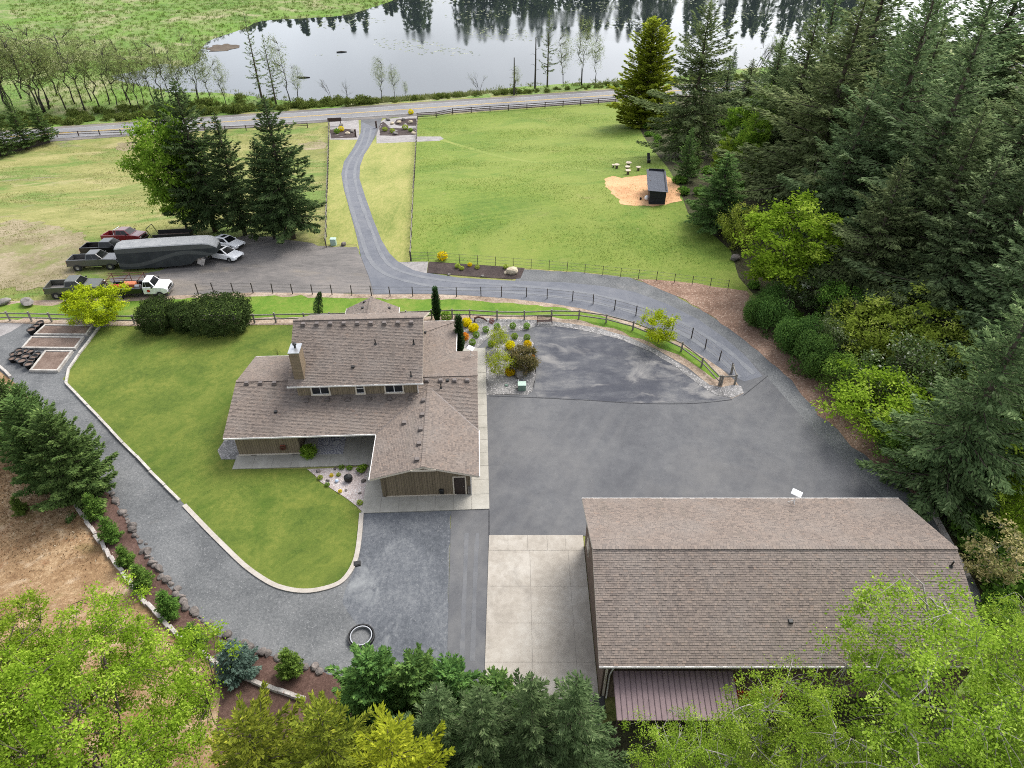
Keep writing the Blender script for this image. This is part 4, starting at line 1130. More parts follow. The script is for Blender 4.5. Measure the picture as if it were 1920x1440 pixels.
MB().box((0, 0, .45), (1.0, .6, .8)).build('cabinet', M['black'], gl, bevel=.04); MB().lathe([(0, -.5), (.33, -.5), (.33, .5), (0, .5)], (0, 0, .9), 12, 'x').build('hood', M['black'], gl)
MB().bar((-.4, -.36, .95), (.4, -.36, .95), .04).build('handle', M['galv'], gl)
ta = thing('patio_table', 'small black patio table standing on the patterned rug', 'table', hl(-12.4, 7.6, .13), R(2.5))
MB().lathe([(0, .7), (.5, .7), (.5, .74), (0, .74)], n=16).build('table_top', M['black'], ta)
for a in range(4): MB().bar((.3 * math.cos(a * 1.571), .3 * math.sin(a * 1.571), 0), (.12 * math.cos(a * 1.571), .12 * math.sin(a * 1.571), .7), .04).build('leg', M['black'], ta)
tag(MB().lathe([(0, 0), (.09, 0), (.11, .14), (0, .15)], n=10).build('white_cup', M['dish'], None, hl(-12.4, 7.5, .87)), 'white cup on the black patio table', 'cup')
M['terracotta'] = plain('terracotta', L(.26,.07,.04), .7, 0, .2)
ln = thing('hose_holder', 'rust red hose holder hanging on the tan patio wall', 'hose holder', hl(-16.3, 5.8, .75), R(2.5))
MB().box((0, 0, .2), (.42, .14, .44)).build('back_plate', M['terracotta'], ln, bevel=.03); MB().lathe([(.09, -.14), (.24, -.12), (.24, -.03), (.09, -.01)], (0, -.05, .2), 14, 'y').build('hose_coil', M['rust'], ln)
fo = thing('garden_fountain', 'black stone fountain in the pink rock garden', 'fountain', ground(654, 902))
link('fountain_stone', rock_mesh(77, M['black'], 2, 1.1), fo, (0, 0, .35), 0, (.75, .75, .8)); MB().lathe([(0, .02), (.75, .02), (.8, .0)], n=18).build('gravel_ring', M['mulch'], fo)
g = ground(632, 904); tag(MB().lathe([(0, -.16), (.1, -.12), (.16, 0), (.1, .12), (0, .16)], (0, 0, .16), 12).build('glass_ball', plain('pale_blue_glass', L(.5,.62,.8), .1, 0, .03), None, g, smooth=True), 'pale blue glass ball in the pink rock garden', 'ornament')
for k, (x, y, s, lab) in enumerate(((597,885,.45,'brown rock at the top left of the pink rock garden'),(628,880,.4,'brown rock below the patio slab in the rock garden'),(615,902,.38,'round dark rock left of the glass ball'),(682,903,.5,'dark rock by the garage eave in the rock garden'),(649,920,.32,'small dark rock in the middle of the rock garden'),(675,926,.3,'tiny dark rock low in the rock garden'))):
    boulder(x, y, s, lab, ROCKS, i=k)
# red rack and black bin by the lean-to
rk = thing('red_rack', 'red steel pipe rack beside the lean-to against the workshop', 'rack', (13.0, 20.9, 0))
for z_ in (1.9, 2.25, 2.6): MB().bar((0, 0, z_), (2.6, 0, z_), .09, .12).build('beam', M['red_metal'], rk)
for x_ in (0, 2.6):
    for y_ in (0, .7): MB().bar((x_, y_, 0), (x_, y_, 2.7), .09).build('upright', M['red_metal'], rk)
g = atz(1122, 1325, .6)
bn = thing('wheelie_bin', 'black wheeled bin at the corner of the concrete pad', 'bin', (g.x, g.y, .09))
MB().add([(-.26,-.3,0),(.26,-.3,0),(.26,.3,0),(-.26,.3,0),(-.33,-.38,.95),(.33,-.38,.95),(.33,.38,.95),(-.33,.38,.95)], [(0,3,2,1),(4,5,6,7),(0,1,5,4),(1,2,6,5),(2,3,7,6),(3,0,4,7)]).build('body', M['black'], bn, bevel=.03)
MB().box((0, 0, 1.0), (.72, .82, .08)).build('lid', M['black'], bn, bevel=.03)
for sx in (-1, 1): MB().lathe([(0, -.04), (.13, -.04), (.13, .04), (0, .04)], (sx * .3, .34, .12), 12, 'x').build('wheel', M['black'], bn)
# entry gate pillars and sign at the lane mouth
for k, (x, y, lab) in enumerate(((667, 256, 'dark gate post left of the lane mouth'), (706, 240, 'dark gate post right of the lane mouth'))):
    g = ground(x, y); tag(MB().box((0, 0, .8), (.35, .35, 1.6)).box((0, 0, 1.65), (.45, .45, .1)).build('gate_post', M['fence_brown'], None, g), lab, 'gate post')
g = ground(621, 236); sgn = thing('entry_sign', 'dark brown sign board on the fence corner beside the road', 'sign', g, .15)
MB().box((1.0, 0, 1.5), (3.4, .12, .9)).build('board', M['fence_brown'], sgn); 
for x_ in (-.5, 2.4): MB().box((x_, 0, .75), (.18, .18, 1.5)).build('post', M['fence_brown'], sgn)
g = ground(626, 459); tag(MB().box((0, 0, .4), (.7, .6, .8)).box((0, 0, .85), (.76, .66, .1)).build('utility_pedestal', M['box_green_top'], None, g, 0, bevel=.03), 'pale green utility pedestal at the end of the left lane fence', 'utility box')
g = ground(644, 460); boulder(644, 460, 1.0, 'dark rock next to the pale utility pedestal', ROCKS, i=1)
# ================================================================== VEHICLES
def paint(name, col, rough=.25, metal=.0):
    t = NT(name)
    n = t.noise(t.pos(), 1.5, 4)
    b = t.new('BsdfPrincipled'); t.l.new(t.ramp(n, [(.3, tuple(x * .9 for x in col[:3]) + (1,)), (.7, tuple(min(1, x * 1.1) for x in col[:3]) + (1,))]), b.inputs['Base Color'])
    b.inputs['Roughness'].default_value = rough; b.inputs['Metallic'].default_value = metal
    b.inputs['Coat Weight'].default_value = .4; b.inputs['Coat Roughness'].default_value = .08
    t.l.new(b.outputs[0], t.out.inputs[0]); return t.m
M['p_olive'] = paint('dark_olive_paint', L(.075,.078,.064), .3, .3); M['p_grey'] = paint('dark_grey_paint', L(.085,.085,.083), .3, .3)
M['car_glass'] = NT('car_glass').pbr(L(.008,.009,.01), .12, 0, None, .3); M['p_black'] = paint('black_blue_paint', L(.006,.006,.009)); M['p_red'] = paint('dark_red_paint', L(.2,.022,.025))
M['p_white'] = paint('white_car_paint', L(.85,.85,.85))
M['rubber'] = plain('tyre_rubber', L(.02), .85, 0, .2); M['rim'] = plain('alloy_rim', L(.3), .35, .7, .1); M['chrome'] = plain('chrome', L(.55), .15, 1., .05)
M['lamp_clear'] = plain('headlamp_lens', L(.6), .1, 0, .03); M['lamp_red'] = plain('tail_lamp', L(.35,.02,.02), .2)
tyre_me = MB().lathe([(.2, -.13), (.36, -.13), (.4, -.08), (.4, .08), (.36, .13), (.2, .13)], (0, 0, 0), 18, 'y').mesh('tyre', M['rubber'])
rim_me = MB().lathe([(0, -.1), (.12, -.11), (.2, -.125), (.225, -.1), (.225, .1), (.2, .125), (.12, .11), (0, .1)], (0, 0, 0), 12, 'y').mesh('rim', M['rim'])
def wheels(o, xs, half, r=.4, rim=True):
    for x_ in xs:
        for s in (-1, 1):
            w = bpy.data.objects.new('wheel', None); COL.objects.link(w); w.parent = o; w.location = (x_, s * half, r); w.scale = (r / .4, 1.15, r / .4)
            link('tyre', tyre_me, w); link('rim', rim_me, w)
def frustum(b, tp, zb, zt):
    """cabin: base rectangle (x0,x1,halfwidth) to top rectangle"""
    v = [(b[0], -b[2], zb), (b[1], -b[2], zb), (b[1], b[2], zb), (b[0], b[2], zb), (tp[0], -tp[2], zt), (tp[1], -tp[2], zt), (tp[1], tp[2], zt), (tp[0], tp[2], zt)]
    return MB().add(v, [(0,3,2,1),(4,5,6,7),(0,1,5,4),(1,2,6,5),(2,3,7,6),(3,0,4,7)]), [Vector(p) for p in v]
def glasspane(o, q, a0, a1, b0, b1, name, off=.012):
    """pane on the quad q (bl, br, tr, tl), as fractions of it, a hair proud of the cabin skin"""
    f = lambda a, b: q[0].lerp(q[1], a).lerp(q[3].lerp(q[2], a), b)
    p = [f(a0, b0), f(a1, b0), f(a1, b1), f(a0, b1)]
    n = (p[1] - p[0]).cross(p[3] - p[0]).normalized()
    v = [x_ + n * off for x_ in p] + [x_ - n * .02 for x_ in p]
    MB().add(v, [(0,1,2,3),(7,6,5,4),(0,4,5,1),(1,5,6,2),(2,6,7,3),(3,7,4,0)]).build(name, M['car_glass'], o)
def cabin(o, b, tp, zb, zt, m, split=(.48,)):
    mb, v = frustum(b, tp, zb, zt)
    cb = mb.build('cab', m, o, bevel=.05, seg=2)
    glasspane(o, [v[1], v[2], v[6], v[5]], .07, .93, .12, .92, 'windscreen')
    glasspane(o, [v[3], v[0], v[4], v[7]], .08, .92, .2, .88, 'rear_window')
    for q in ([v[0], v[1], v[5], v[4]], [v[2], v[3], v[7], v[6]]):
        cuts = [.06] + [c_ for c_ in (split if q[0] is v[0] else [1 - s for s in split][::-1])] + [.92]
        for a, b_ in zip(cuts, cuts[1:]): glasspane(o, q, a + .015, b_ - .015, .1, .86, 'side_window')
    return cb
def pickup(loc, heading, m, label, lift=.12, Ln=5.9, group='pickup trucks on the grass parking', rack=False):
    o = thing('pickup_truck', label, 'pickup truck', loc, group=group); sit(o, heading)
    z = lift; hw_ = 1.0; f = Ln / 2
    bx = -.75
    # front body with bonnet
    prof = [(bx, .52 + z), (f - .35, .48 + z), (f - .05, .6 + z), (f, .95 + z), (f - .12, 1.15 + z), (f - .5, 1.22 + z), (1.05, 1.3 + z), (bx, 1.3 + z)]
    MB().extr(prof, -hw_, hw_).build('body', m, o, bevel=.07, seg=2)
    cabin(o, (bx + .02, 1.35, .93), (bx + .18, .62, .74), 1.27 + z, 1.88 + z, m)
    # open load bed
    for s in (-1, 1): MB().box((-f / 2 + bx / 2, s * (hw_ - .06), .9 + z), (f + bx, .12, .78)).build('bed_side', m, o, bevel=.03)
    MB().box((-f + .05, 0, .92 + z), (.09, 2 * hw_ - .26, .72)).build('tailgate', m, o, bevel=.02)
    MB().box((-f / 2 + bx / 2, 0, .62 + z), (f + bx - .12, 2 * hw_ - .25, .1)).build('bed_floor', M['gravel_park'], o)
    if rack: MB().tube([(-.86, -.8, 1.25 + z), (-.86, -.7, 1.85 + z), (-.86, .7, 1.85 + z), (-.86, .8, 1.25 + z)], .05, 7).build('roll_bar', M['chrome'], o)
    wheels(o, (-1.85, 1.95), .9, .42)
    for s in (-1, 1):
        for x_ in (-1.85, 1.95):
            MB().lathe([(.5, -.012), (.5, .012), (0, .012)], (x_, s * (hw_ + .003), .42), 16, 'y').build('wheel_arch', M['black'], o)
        MB().box((f - .06, s * .76, .93 + z), (.16, .34, .18)).build('headlight', M['lamp_clear'], o, bevel=.02)
        MB().box((-f - .0, s * .9, .98 + z), (.06, .14, .4)).build('tail_light', M['lamp_red'], o)
        MB().box((.95, s * 1.12, 1.42 + z), (.12, .22, .18)).build('mirror', M['black'], o, bevel=.02)
        MB().box((.1, s * 1.02, .42 + z), (1.9, .14, .07)).build('running_board', M['chrome'], o)
    MB().box((f + .06, 0, .6 + z), (.18, 1.9, .24)).build('front_bumper', M['chrome'] if m is not M['p_red'] else M['black'], o, bevel=.04)
    MB().box((f + .01, 0, .95 + z), (.06, 1.1, .28)).build('grille', M['black'], o)
    MB().box((-f - .06, 0, .55 + z), (.16, 1.8, .2)).build('rear_bumper', M['black'], o, bevel=.03)
    return o
def sedan(loc, heading, m, label):
    o = thing('saloon_car', label, 'car', loc, group='white cars beside the covered trailer'); sit(o, heading)
    prof = [(-2.35, .38), (-1.9, .26), (1.95, .24), (2.3, .36), (2.36, .62), (2.1, .76), (1.1, .9), (-1.3, .95), (-2.25, .92), (-2.38, .7)]
    MB().extr(prof, -.9, .9).build('body', m, o, bevel=.1, seg=3, smooth=True)
    cabin(o, (-1.75, 1.25, .82), (-.95, .3, .62), .9, 1.42, m)
    MB().box((-.15, 0, 1.425), (.55, .8, .02)).build('sunroof', M['car_glass'], o)
    wheels(o, (-1.4, 1.42), .8, .33)
    for s in (-1, 1):
        MB().box((2.2, s * .66, .62), (.26, .36, .13)).build('headlight', M['lamp_clear'], o, bevel=.03)
        MB().box((-2.3, s * .66, .78), (.14, .4, .14)).build('tail_light', M['lamp_red'], o, bevel=.02)
        MB().box((.75, s * .98, .98), (.12, .2, .12)).build('mirror', m, o, bevel=.03)
    MB().box((2.33, 0, .48), (.06, 1.0, .16)).build('grille', M['black'], o)
    return o
pickup(ground(147, 551), R(5), M['p_olive'], 'dark olive pickup truck nearest the bright yellow-green maple')
pickup(ground(184, 501), R(4), M['p_grey'], 'dark grey pickup truck with chrome bumper left of the covered trailer')
pickup(ground(208, 478), R(2), M['p_black'], 'black pickup truck between the grey and the red pickups', Ln=6.1)
pickup(ground(238, 456), R(-4), M['p_red'], 'dark red pickup truck with roll bar, farthest of the trucks', Ln=5.2, rack=True)
sedan(ground(426, 463), R(-22), M['p_white'], 'white car with sunroof parked in front of the conifers')
sedan(ground(422, 484), R(-20), M['p_white'], 'white car half hidden behind the nose of the covered trailer')

# service truck
st = thing('service_truck', 'white service truck with black flatbed and pipe rack by the hedge', 'service truck', ground(266, 552)); sit(st, R(4))
prof = [(.75, .55), (2.9, .5), (3.3, .62), (3.35, 1.0), (3.2, 1.2), (2.9, 1.28), (1.95, 1.38), (.75, 1.38)]
MB().extr(prof, -1.0, 1.0).build('body', M['p_white'], st, bevel=.07, seg=2)
cabin(st, (.77, 2.15, .93), (.9, 1.6, .74), 1.35, 2.0, M['p_white'], (.3,))
wheels(st, (-1.9, 2.45), .88, .42)
for s in (-1, 1):
    MB().lathe([(.5, -.012), (.5, .012), (0, .012)], (2.45, s * 1.003, .42), 16, 'y').build('wheel_arch', M['black'], st)
    MB().box((3.3, s * .78, .98), (.16, .34, .18)).build('headlight', M['lamp_clear'], st, bevel=.02)
    MB().box((1.9, s * 1.16, 1.5), (.14, .26, .24)).build('mirror', M['black'], st, bevel=.02)
    MB().box((-1.2, s * .86, .98), (3.7, .3, .62)).build('tool_box', M['p_black'], st, bevel=.03)
    MB().lathe([(0, -.008), (.17, -.008), (.17, .008), (0, .008)], (1.35, s * 1.0, .95), 14, 'y').build('door_emblem', M['red_metal'], st)
MB().box((3.4, 0, .62), (.16, 1.95, .26)).build('front_bumper', M['chrome'], st, bevel=.04)
MB().box((3.36, 0, .98), (.06, 1.1, .26)).build('grille', M['black'], st)
MB().box((-1.25, 0, .78), (4.0, 1.5, .12)).build('flatbed', M['black'], st)
M['orange'] = plain('faded_orange_paint', L(.5,.16,.07), .6, 0, .2)
MB().box((-1.0, .1, 1.2), (1.4, .8, .6)).build('compressor', M['orange'], st, bevel=.06)
MB().lathe([(0, -.6), (.28, -.6), (.28, .6), (0, .6)], (-2.3, -.2, 1.2), 12, 'x').build('air_tank', M['red_metal'], st)
MB().lathe([(0, -.3), (.25, -.3), (.25, .3), (0, .3)], (.1, -.35, 1.2), 12, 'x').build('hose_drum', M['galv'], st)
for x_ in (.55, -1.0, -2.9):
    for s in (-1, 1): MB().bar((x_, s * .9, 1.25), (x_, s * .9, 2.25), .06).build('rack_post', M['rust'], st)
    MB().bar((x_, -.95, 2.25), (x_, .95, 2.25), .06).build('rack_beam', M['rust'], st)
for y_ in (-.9, -.4, .35, .9): MB().bar((-3.3, y_, 2.31), (1.0, y_, 2.31), .05).build('rack_pipe', M['rust'], st)
for y_ in (-.7, .7): MB().bar((-3.25, y_, .8), (-3.9, y_ * .8, 1.5), .08).build('rear_jib', M['rust'], st)
MB().box((-3.5, 0, .9), (.7, 1.2, .4)).build('rear_vise', M['black'], st, bevel=.05)

# covered fifth-wheel trailer
t = NT('trailer_cover_side'); tc = t.new('TexCoord'); sp = t.new('SeparateXYZ'); t.l.new(tc.outputs['Object'], sp.inputs[0])
cl = t.noise(tc.outputs['Object'], 1.2, 5, .6)
# printed swoosh: pale band rising and falling along the side
xx = sp.outputs[0]
curve = t.math('ADD', 1.35, t.math('MULTIPLY', t.math('SINE', t.math('MULTIPLY', t.math('ADD', xx, 1.0), .5)), .6))
band = t.math('LESS_THAN', t.math('ABSOLUTE', t.math('SUBTRACT', sp.outputs[2], curve)), .22)
upper = t.math('GREATER_THAN', sp.outputs[2], 2.3)
c = t.ramp(cl, [(.3, L(.03,.034,.035)), (.7, L(.048,.053,.053))])
c = t.mix(t.math('MULTIPLY', band, .6), c, L(.1,.106,.1)); c = t.mix(t.math('MULTIPLY', upper, .7), c, L(.1,.105,.098))
wr = t.noise(t.map(tc.outputs['Object'], (1.4, 1.4, .25)), 2.5, 3)
M['cover_side'] = t.pbr(c, .85, 0, t.bump(wr, .9, .12), .05)
t = NT('trailer_cover_top'); n1 = t.noise(t.new('TexCoord').outputs['Object'], 1.0, 5, .65)
M['cover_top'] = t.pbr(t.ramp(n1, [(.3, L(.23,.24,.245)), (.7, L(.31,.317,.32))]), .85, 0, t.bump(t.noise(t.new('TexCoord').outputs['Object'], 2.2, 4), .5, .08), .2)
ra, rb = ground(236, 510), ground(398, 495)
rv = thing('covered_trailer', 'long fifth-wheel trailer under a grey fitted cover', 'trailer', (ra + rb) / 2 + Vector((.3, .9, 0))); sit(rv, R(7))
Lr = 11.6; x0, x1 = -Lr / 2, Lr / 2
sec = []   # cross sections along x: (x, z bottom, z top, half width)
for x_, zb, zt, w in ((x0, .35, 2.95, 1.24), (x0 + .2, .3, 3.02, 1.31), (-2, .28, 3.06, 1.32), (1.5, .35, 3.06, 1.32), (2.4, .5, 3.05, 1.32), (3.2, 1.05, 3.05, 1.32), (4.2, 1.3, 3.02, 1.32), (4.9, 1.4, 2.9, 1.28), (5.4, 1.5, 2.6, 1.15), (5.65, 1.6, 2.3, .9)):
    sec.append((x_, zb, zt, w))
V, F = [], []
for x_, zb, zt, w in sec:
    wob = lambda: random.uniform(-.02, .02)
    V += [(x_, -w + wob(), zb), (x_, -w - .03 + wob(), (zb + zt) / 2), (x_, -w, zt - .16), (x_, w, zt - .16), (x_, w + .03, (zb + zt) / 2), (x_, w, zb)]
for i in range(len(sec) - 1):
    for k in range(6):
        if k == 2: continue
        F.append((6*i + k, 6*i + (k+1) % 6, 6*i + 6 + (k+1) % 6, 6*i + 6 + k))
F += [(0, 1, 2, 3, 4, 5), tuple(6 * (len(sec) - 1) + k for k in (5, 4, 3, 2, 1, 0))]
MB().add(V, F).build('cover_side', M['cover_side'], rv, smooth=False)
V, F = [], []
for x_, zb, zt, w in sec:
    V += [(x_, -w - .01, zt - .17), (x_, -w * .93, zt - .06), (x_, 0, zt + .1 + random.uniform(-.05, .05)), (x_, w * .93, zt - .06), (x_, w + .01, zt - .17)]
for i in range(len(sec) - 1):
    for k in range(4): F.append((5*i + k, 5*i + k + 1, 5*i + 6 + k, 5*i + 5 + k))
F += [(0, 1, 2, 3, 4), tuple(5 * (len(sec) - 1) + k for k in (4, 3, 2, 1, 0))]
MB().add(V, F).build('cover_top', M['cover_top'], rv, smooth=False)
for y_ in (-1.0, 1.0): MB().box((3.4, y_, .5), (.14, .14, 1.0)).build('landing_leg', M['galv'], rv)
MB().box((3.5, -1.05, .6), (.8, .05, .9), 0, Matrix.Rotation(R(25), 3, 'Y')).build('skirt_flap', M['timber'], rv)
for x_ in (-1.8, -.9): 
    for s in (-1, 1): link('tyre', tyre_me, rv, (x_, s * 1.0, .4))

# open utility trailer behind the cover
ut = thing('utility_trailer', 'open black flat trailer with low sides beyond the covered trailer', 'trailer', ground(330, 452)); sit(ut, R(4))
MB().box((0, 0, .7), (4.6, 2.0, .1)).build('deck', M['soil'], ut)
for s in (-1, 1): MB().box((0, s * 1.0, 1.0), (4.7, .07, .55)).build('side_rail', M['black'], ut)
MB().box((2.3, 0, 1.0), (.07, 2.0, .55)).build('front_rail', M['black'], ut)
MB().bar((-2.35, -1.0, .7), (-2.9, -1.0, 2.1), .06).build('ramp_bar', M['black'], ut); MB().bar((-2.35, 1.0, .7), (-2.9, 1.0, 2.1), .06).build('ramp_bar', M['black'], ut)
MB().bar((-2.9, -1.0, 2.1), (-2.9, 1.0, 2.1), .06).build('ramp_bar', M['black'], ut)
MB().bar((2.3, 0, .6), (3.5, 0, .5), .1).build('drawbar', M['black'], ut)
for x_ in (-.5, .4):
    for s in (-1, 1): link('tyre', tyre_me, ut, (x_, s * 1.15, .4))
# ================================================================== VEGETATION
def unit(a): return a / (np.linalg.norm(a, axis=-1, keepdims=True) + 1e-9)
def leaf_mesh(name, C, D, N, Ln, W, rnd, mat, fold=.18):
    """many single leaves / sprays: four corners each, folded along the midrib"""
    C, D, N = np.asarray(C), unit(np.asarray(D)), np.asarray(N)
    S = unit(np.cross(D, N)); N2 = np.cross(S, D)
    Ln = np.broadcast_to(np.asarray(Ln, float), len(C))[:, None]; W = np.broadcast_to(np.asarray(W, float), len(C))[:, None]
    b = C - D * Ln * .5; tp = C + D * Ln * .5 - N2 * Ln * .08
    l = C - S * W * .5 - N2 * W * fold - D * Ln * .05; r = C + S * W * .5 - N2 * W * fold - D * Ln * .05
    V = np.stack([b, r, tp, l], 1).reshape(-1, 3)
    n = len(C)
    me = bpy.data.meshes.new(name)
    me.vertices.add(4 * n); me.loops.add(4 * n); me.polygons.add(n)
    me.vertices.foreach_set('co', V.astype(np.float32).ravel())
    me.loops.foreach_set('vertex_index', np.arange(4 * n, dtype=np.int32))
    me.polygons.foreach_set('loop_start', np.arange(0, 4 * n, 4, dtype=np.int32))
    me.attributes.new('rnd', 'FLOAT', 'POINT').data.foreach_set('value', np.repeat(np.clip(rnd, 0, 1), 4).astype(np.float32))
    me.materials.append(mat); me.update(calc_edges=True)
    return me
class Leaves:
    def __init__(s): s.a = []
    def add(s, C, D, N, Ln, W, rnd):
        n = len(C); s.a.append((C, D, N, np.broadcast_to(Ln, n), np.broadcast_to(W, n), np.broadcast_to(rnd, n)))
    def mesh(s, name, mat, fold=.18):
        z = [np.concatenate([x[i] for x in s.a]) for i in range(6)]
        return leaf_mesh(name, *z, mat, fold)

M['bark_brown'] = earthy('bark', [L(.05,.04,.03), L(.09,.072,.055), L(.14,.12,.1)], 1.5, 6, bump=.8, bdist=.04, s3=20, stretch=(1, 1, .25))
M['bark_grey'] = earthy('grey_bark', [L(.16,.145,.125), L(.26,.24,.21), L(.38,.36,.33)], 1.5, 6, bump=.6, bdist=.03, s3=20, stretch=(1, 1, .3))
M['bark_dark'] = plain('dark_wet_bark', L(.05,.043,.036), .9, 0, .3, 4)
lf = {}
lf['fir'] = leafmat('fir_needles', L(0.0881,0.136,0.061), L(0.214,0.292,0.132), L(0.389,0.467,0.246), .35, .01)
lf['fir_green'] = leafmat('fir_green_needles', L(0.054,0.0984,0.0288), L(0.126,0.198,0.0576), L(0.228,0.318,0.096), 0.3, 0.012)
lf['fir_olive'] = leafmat('old_fir_needles', L(0.0934,0.13,0.0518), L(0.214,0.272,0.117), L(0.362,0.415,0.2), .35, .01)
lf['fir_park'] = leafmat('dark_fir_needles', L(.035,.062,.024), L(.09,.138,.05), L(.17,.225,.09), .28, .008)
lf['fir_near'] = leafmat('near_fir_needles', L(.06,.1,.04), L(.145,.205,.082), L(.27,.34,.155), .32, .006)
lf['spruce'] = leafmat('spruce_needles', L(0.0446,0.0755,0.0275), L(0.108,0.154,0.0644), L(0.223,0.283,0.129), .3, .006)
lf['cedar'] = leafmat('cedar_sprays', L(0.052,0.111,0.0334), L(0.13,0.232,0.0557), L(0.242,0.372,0.102), 0.3, 0.008)
lf['gold'] = leafmat('golden_cedar', L(0.138,0.166,0.0129), L(0.313,0.331,0.0258), L(0.478,0.478,0.046), .32, .006)
lf['gold_mid'] = leafmat('yellowing_cedar', L(.08,.11,.015), L(.21,.25,.03), L(.38,.4,.05), .3, .01)
lf['maple'] = leafmat('spring_maple_leaf', L(0.135,0.224,0.0163), L(0.271,0.392,0.0379), L(0.433,0.541,0.0812), 0.48, 0.004)
lf['birch'] = leafmat('birch_leaf', L(0.142,0.233,0.0233), L(0.285,0.407,0.0453), L(0.44,0.557,0.104), 0.48, 0.004)
lf['maple_mid'] = leafmat('maple_leaf', L(0.105,0.199,0.0233), L(0.233,0.374,0.0408), L(0.396,0.537,0.0816), 0.45, 0.008)
lf['yellow'] = leafmat('yellow_green_leaf', L(.22,.29,.012), L(.4,.47,.02), L(.54,.6,.05), .42, .004)
lf['willow'] = leafmat('pale_spring_leaf', L(.16,.2,.065), L(.28,.33,.125), L(.4,.43,.2), .45, .008)
lf['olive'] = leafmat('olive_leaf', L(.19,.25,.035), L(.36,.45,.07), L(.5,.55,.13), .45, .006)
lf['laurel'] = leafmat('laurel_leaf', L(0.034,0.0553,0.017), L(0.0808,0.111,0.0357), L(0.306,0.323,0.187), .2, .01)
lf['hedge'] = leafmat('dense_hedge_leaf', L(0.0483,0.106,0.0289), L(0.116,0.223,0.0483), L(0.194,0.328,0.0675), 0.3, 0.008)
lf['boxwood'] = leafmat('boxwood_leaf', L(.1,.2,.02), L(.2,.33,.04), L(.3,.45,.07), .35, .01)
lf['azalea'] = leafmat('yellow_blossom', L(.5,.38,.005), L(.75,.6,.01), L(.8,.7,.05), .25)
lf['orange'] = leafmat('orange_blossom', L(.55,.2,.02), L(.75,.35,.03), L(.8,.6,.05), .25)
lf['bronze'] = leafmat('bronze_maple_leaf', L(0.0825,0.0825,0.033), L(0.18,0.158,0.06), L(0.285,0.21,0.09), .3, 0.005)
lf['blossom'] = leafmat('white_blossom_leaf', L(.06,.11,.03), L(.15,.22,.08), L(.6,.62,.5), .3)
lf['cream'] = leafmat('cream_blossom', L(.1,.14,.03), L(.45,.38,.17), L(.62,.53,.28), .3)
lf['ivy'] = leafmat('understorey_leaf', L(0.0605,0.121,0.0194), L(0.145,0.266,0.0424), L(0.29,0.436,0.0726), .3, 0.012)
lf['bramble'] = leafmat('bramble_leaf', L(.07,.1,.025), L(.15,.2,.045), L(.27,.3,.1), .3)
lf['reed'] = leafmat('reed_blade', L(.13,.15,.05), L(.22,.24,.09), L(.34,.32,.17), .3)
lf['grass'] = leafmat('marsh_blade', L(.08,.15,.025), L(.15,.23,.045), L(.3,.31,.13), .3)
lf['bluespruce'] = leafmat('blue_spruce_needles', L(.05,.085,.065), L(.12,.18,.14), L(.2,.27,.22), .2)
lf['young'] = leafmat('young_fir_needles', L(0.055,0.11,0.022), L(0.121,0.209,0.0385), L(0.22,0.319,0.066), .25)
lf['cypress'] = leafmat('cypress_sprays', L(.03,.07,.025), L(.065,.125,.042), L(.11,.18,.06), .2, .01)

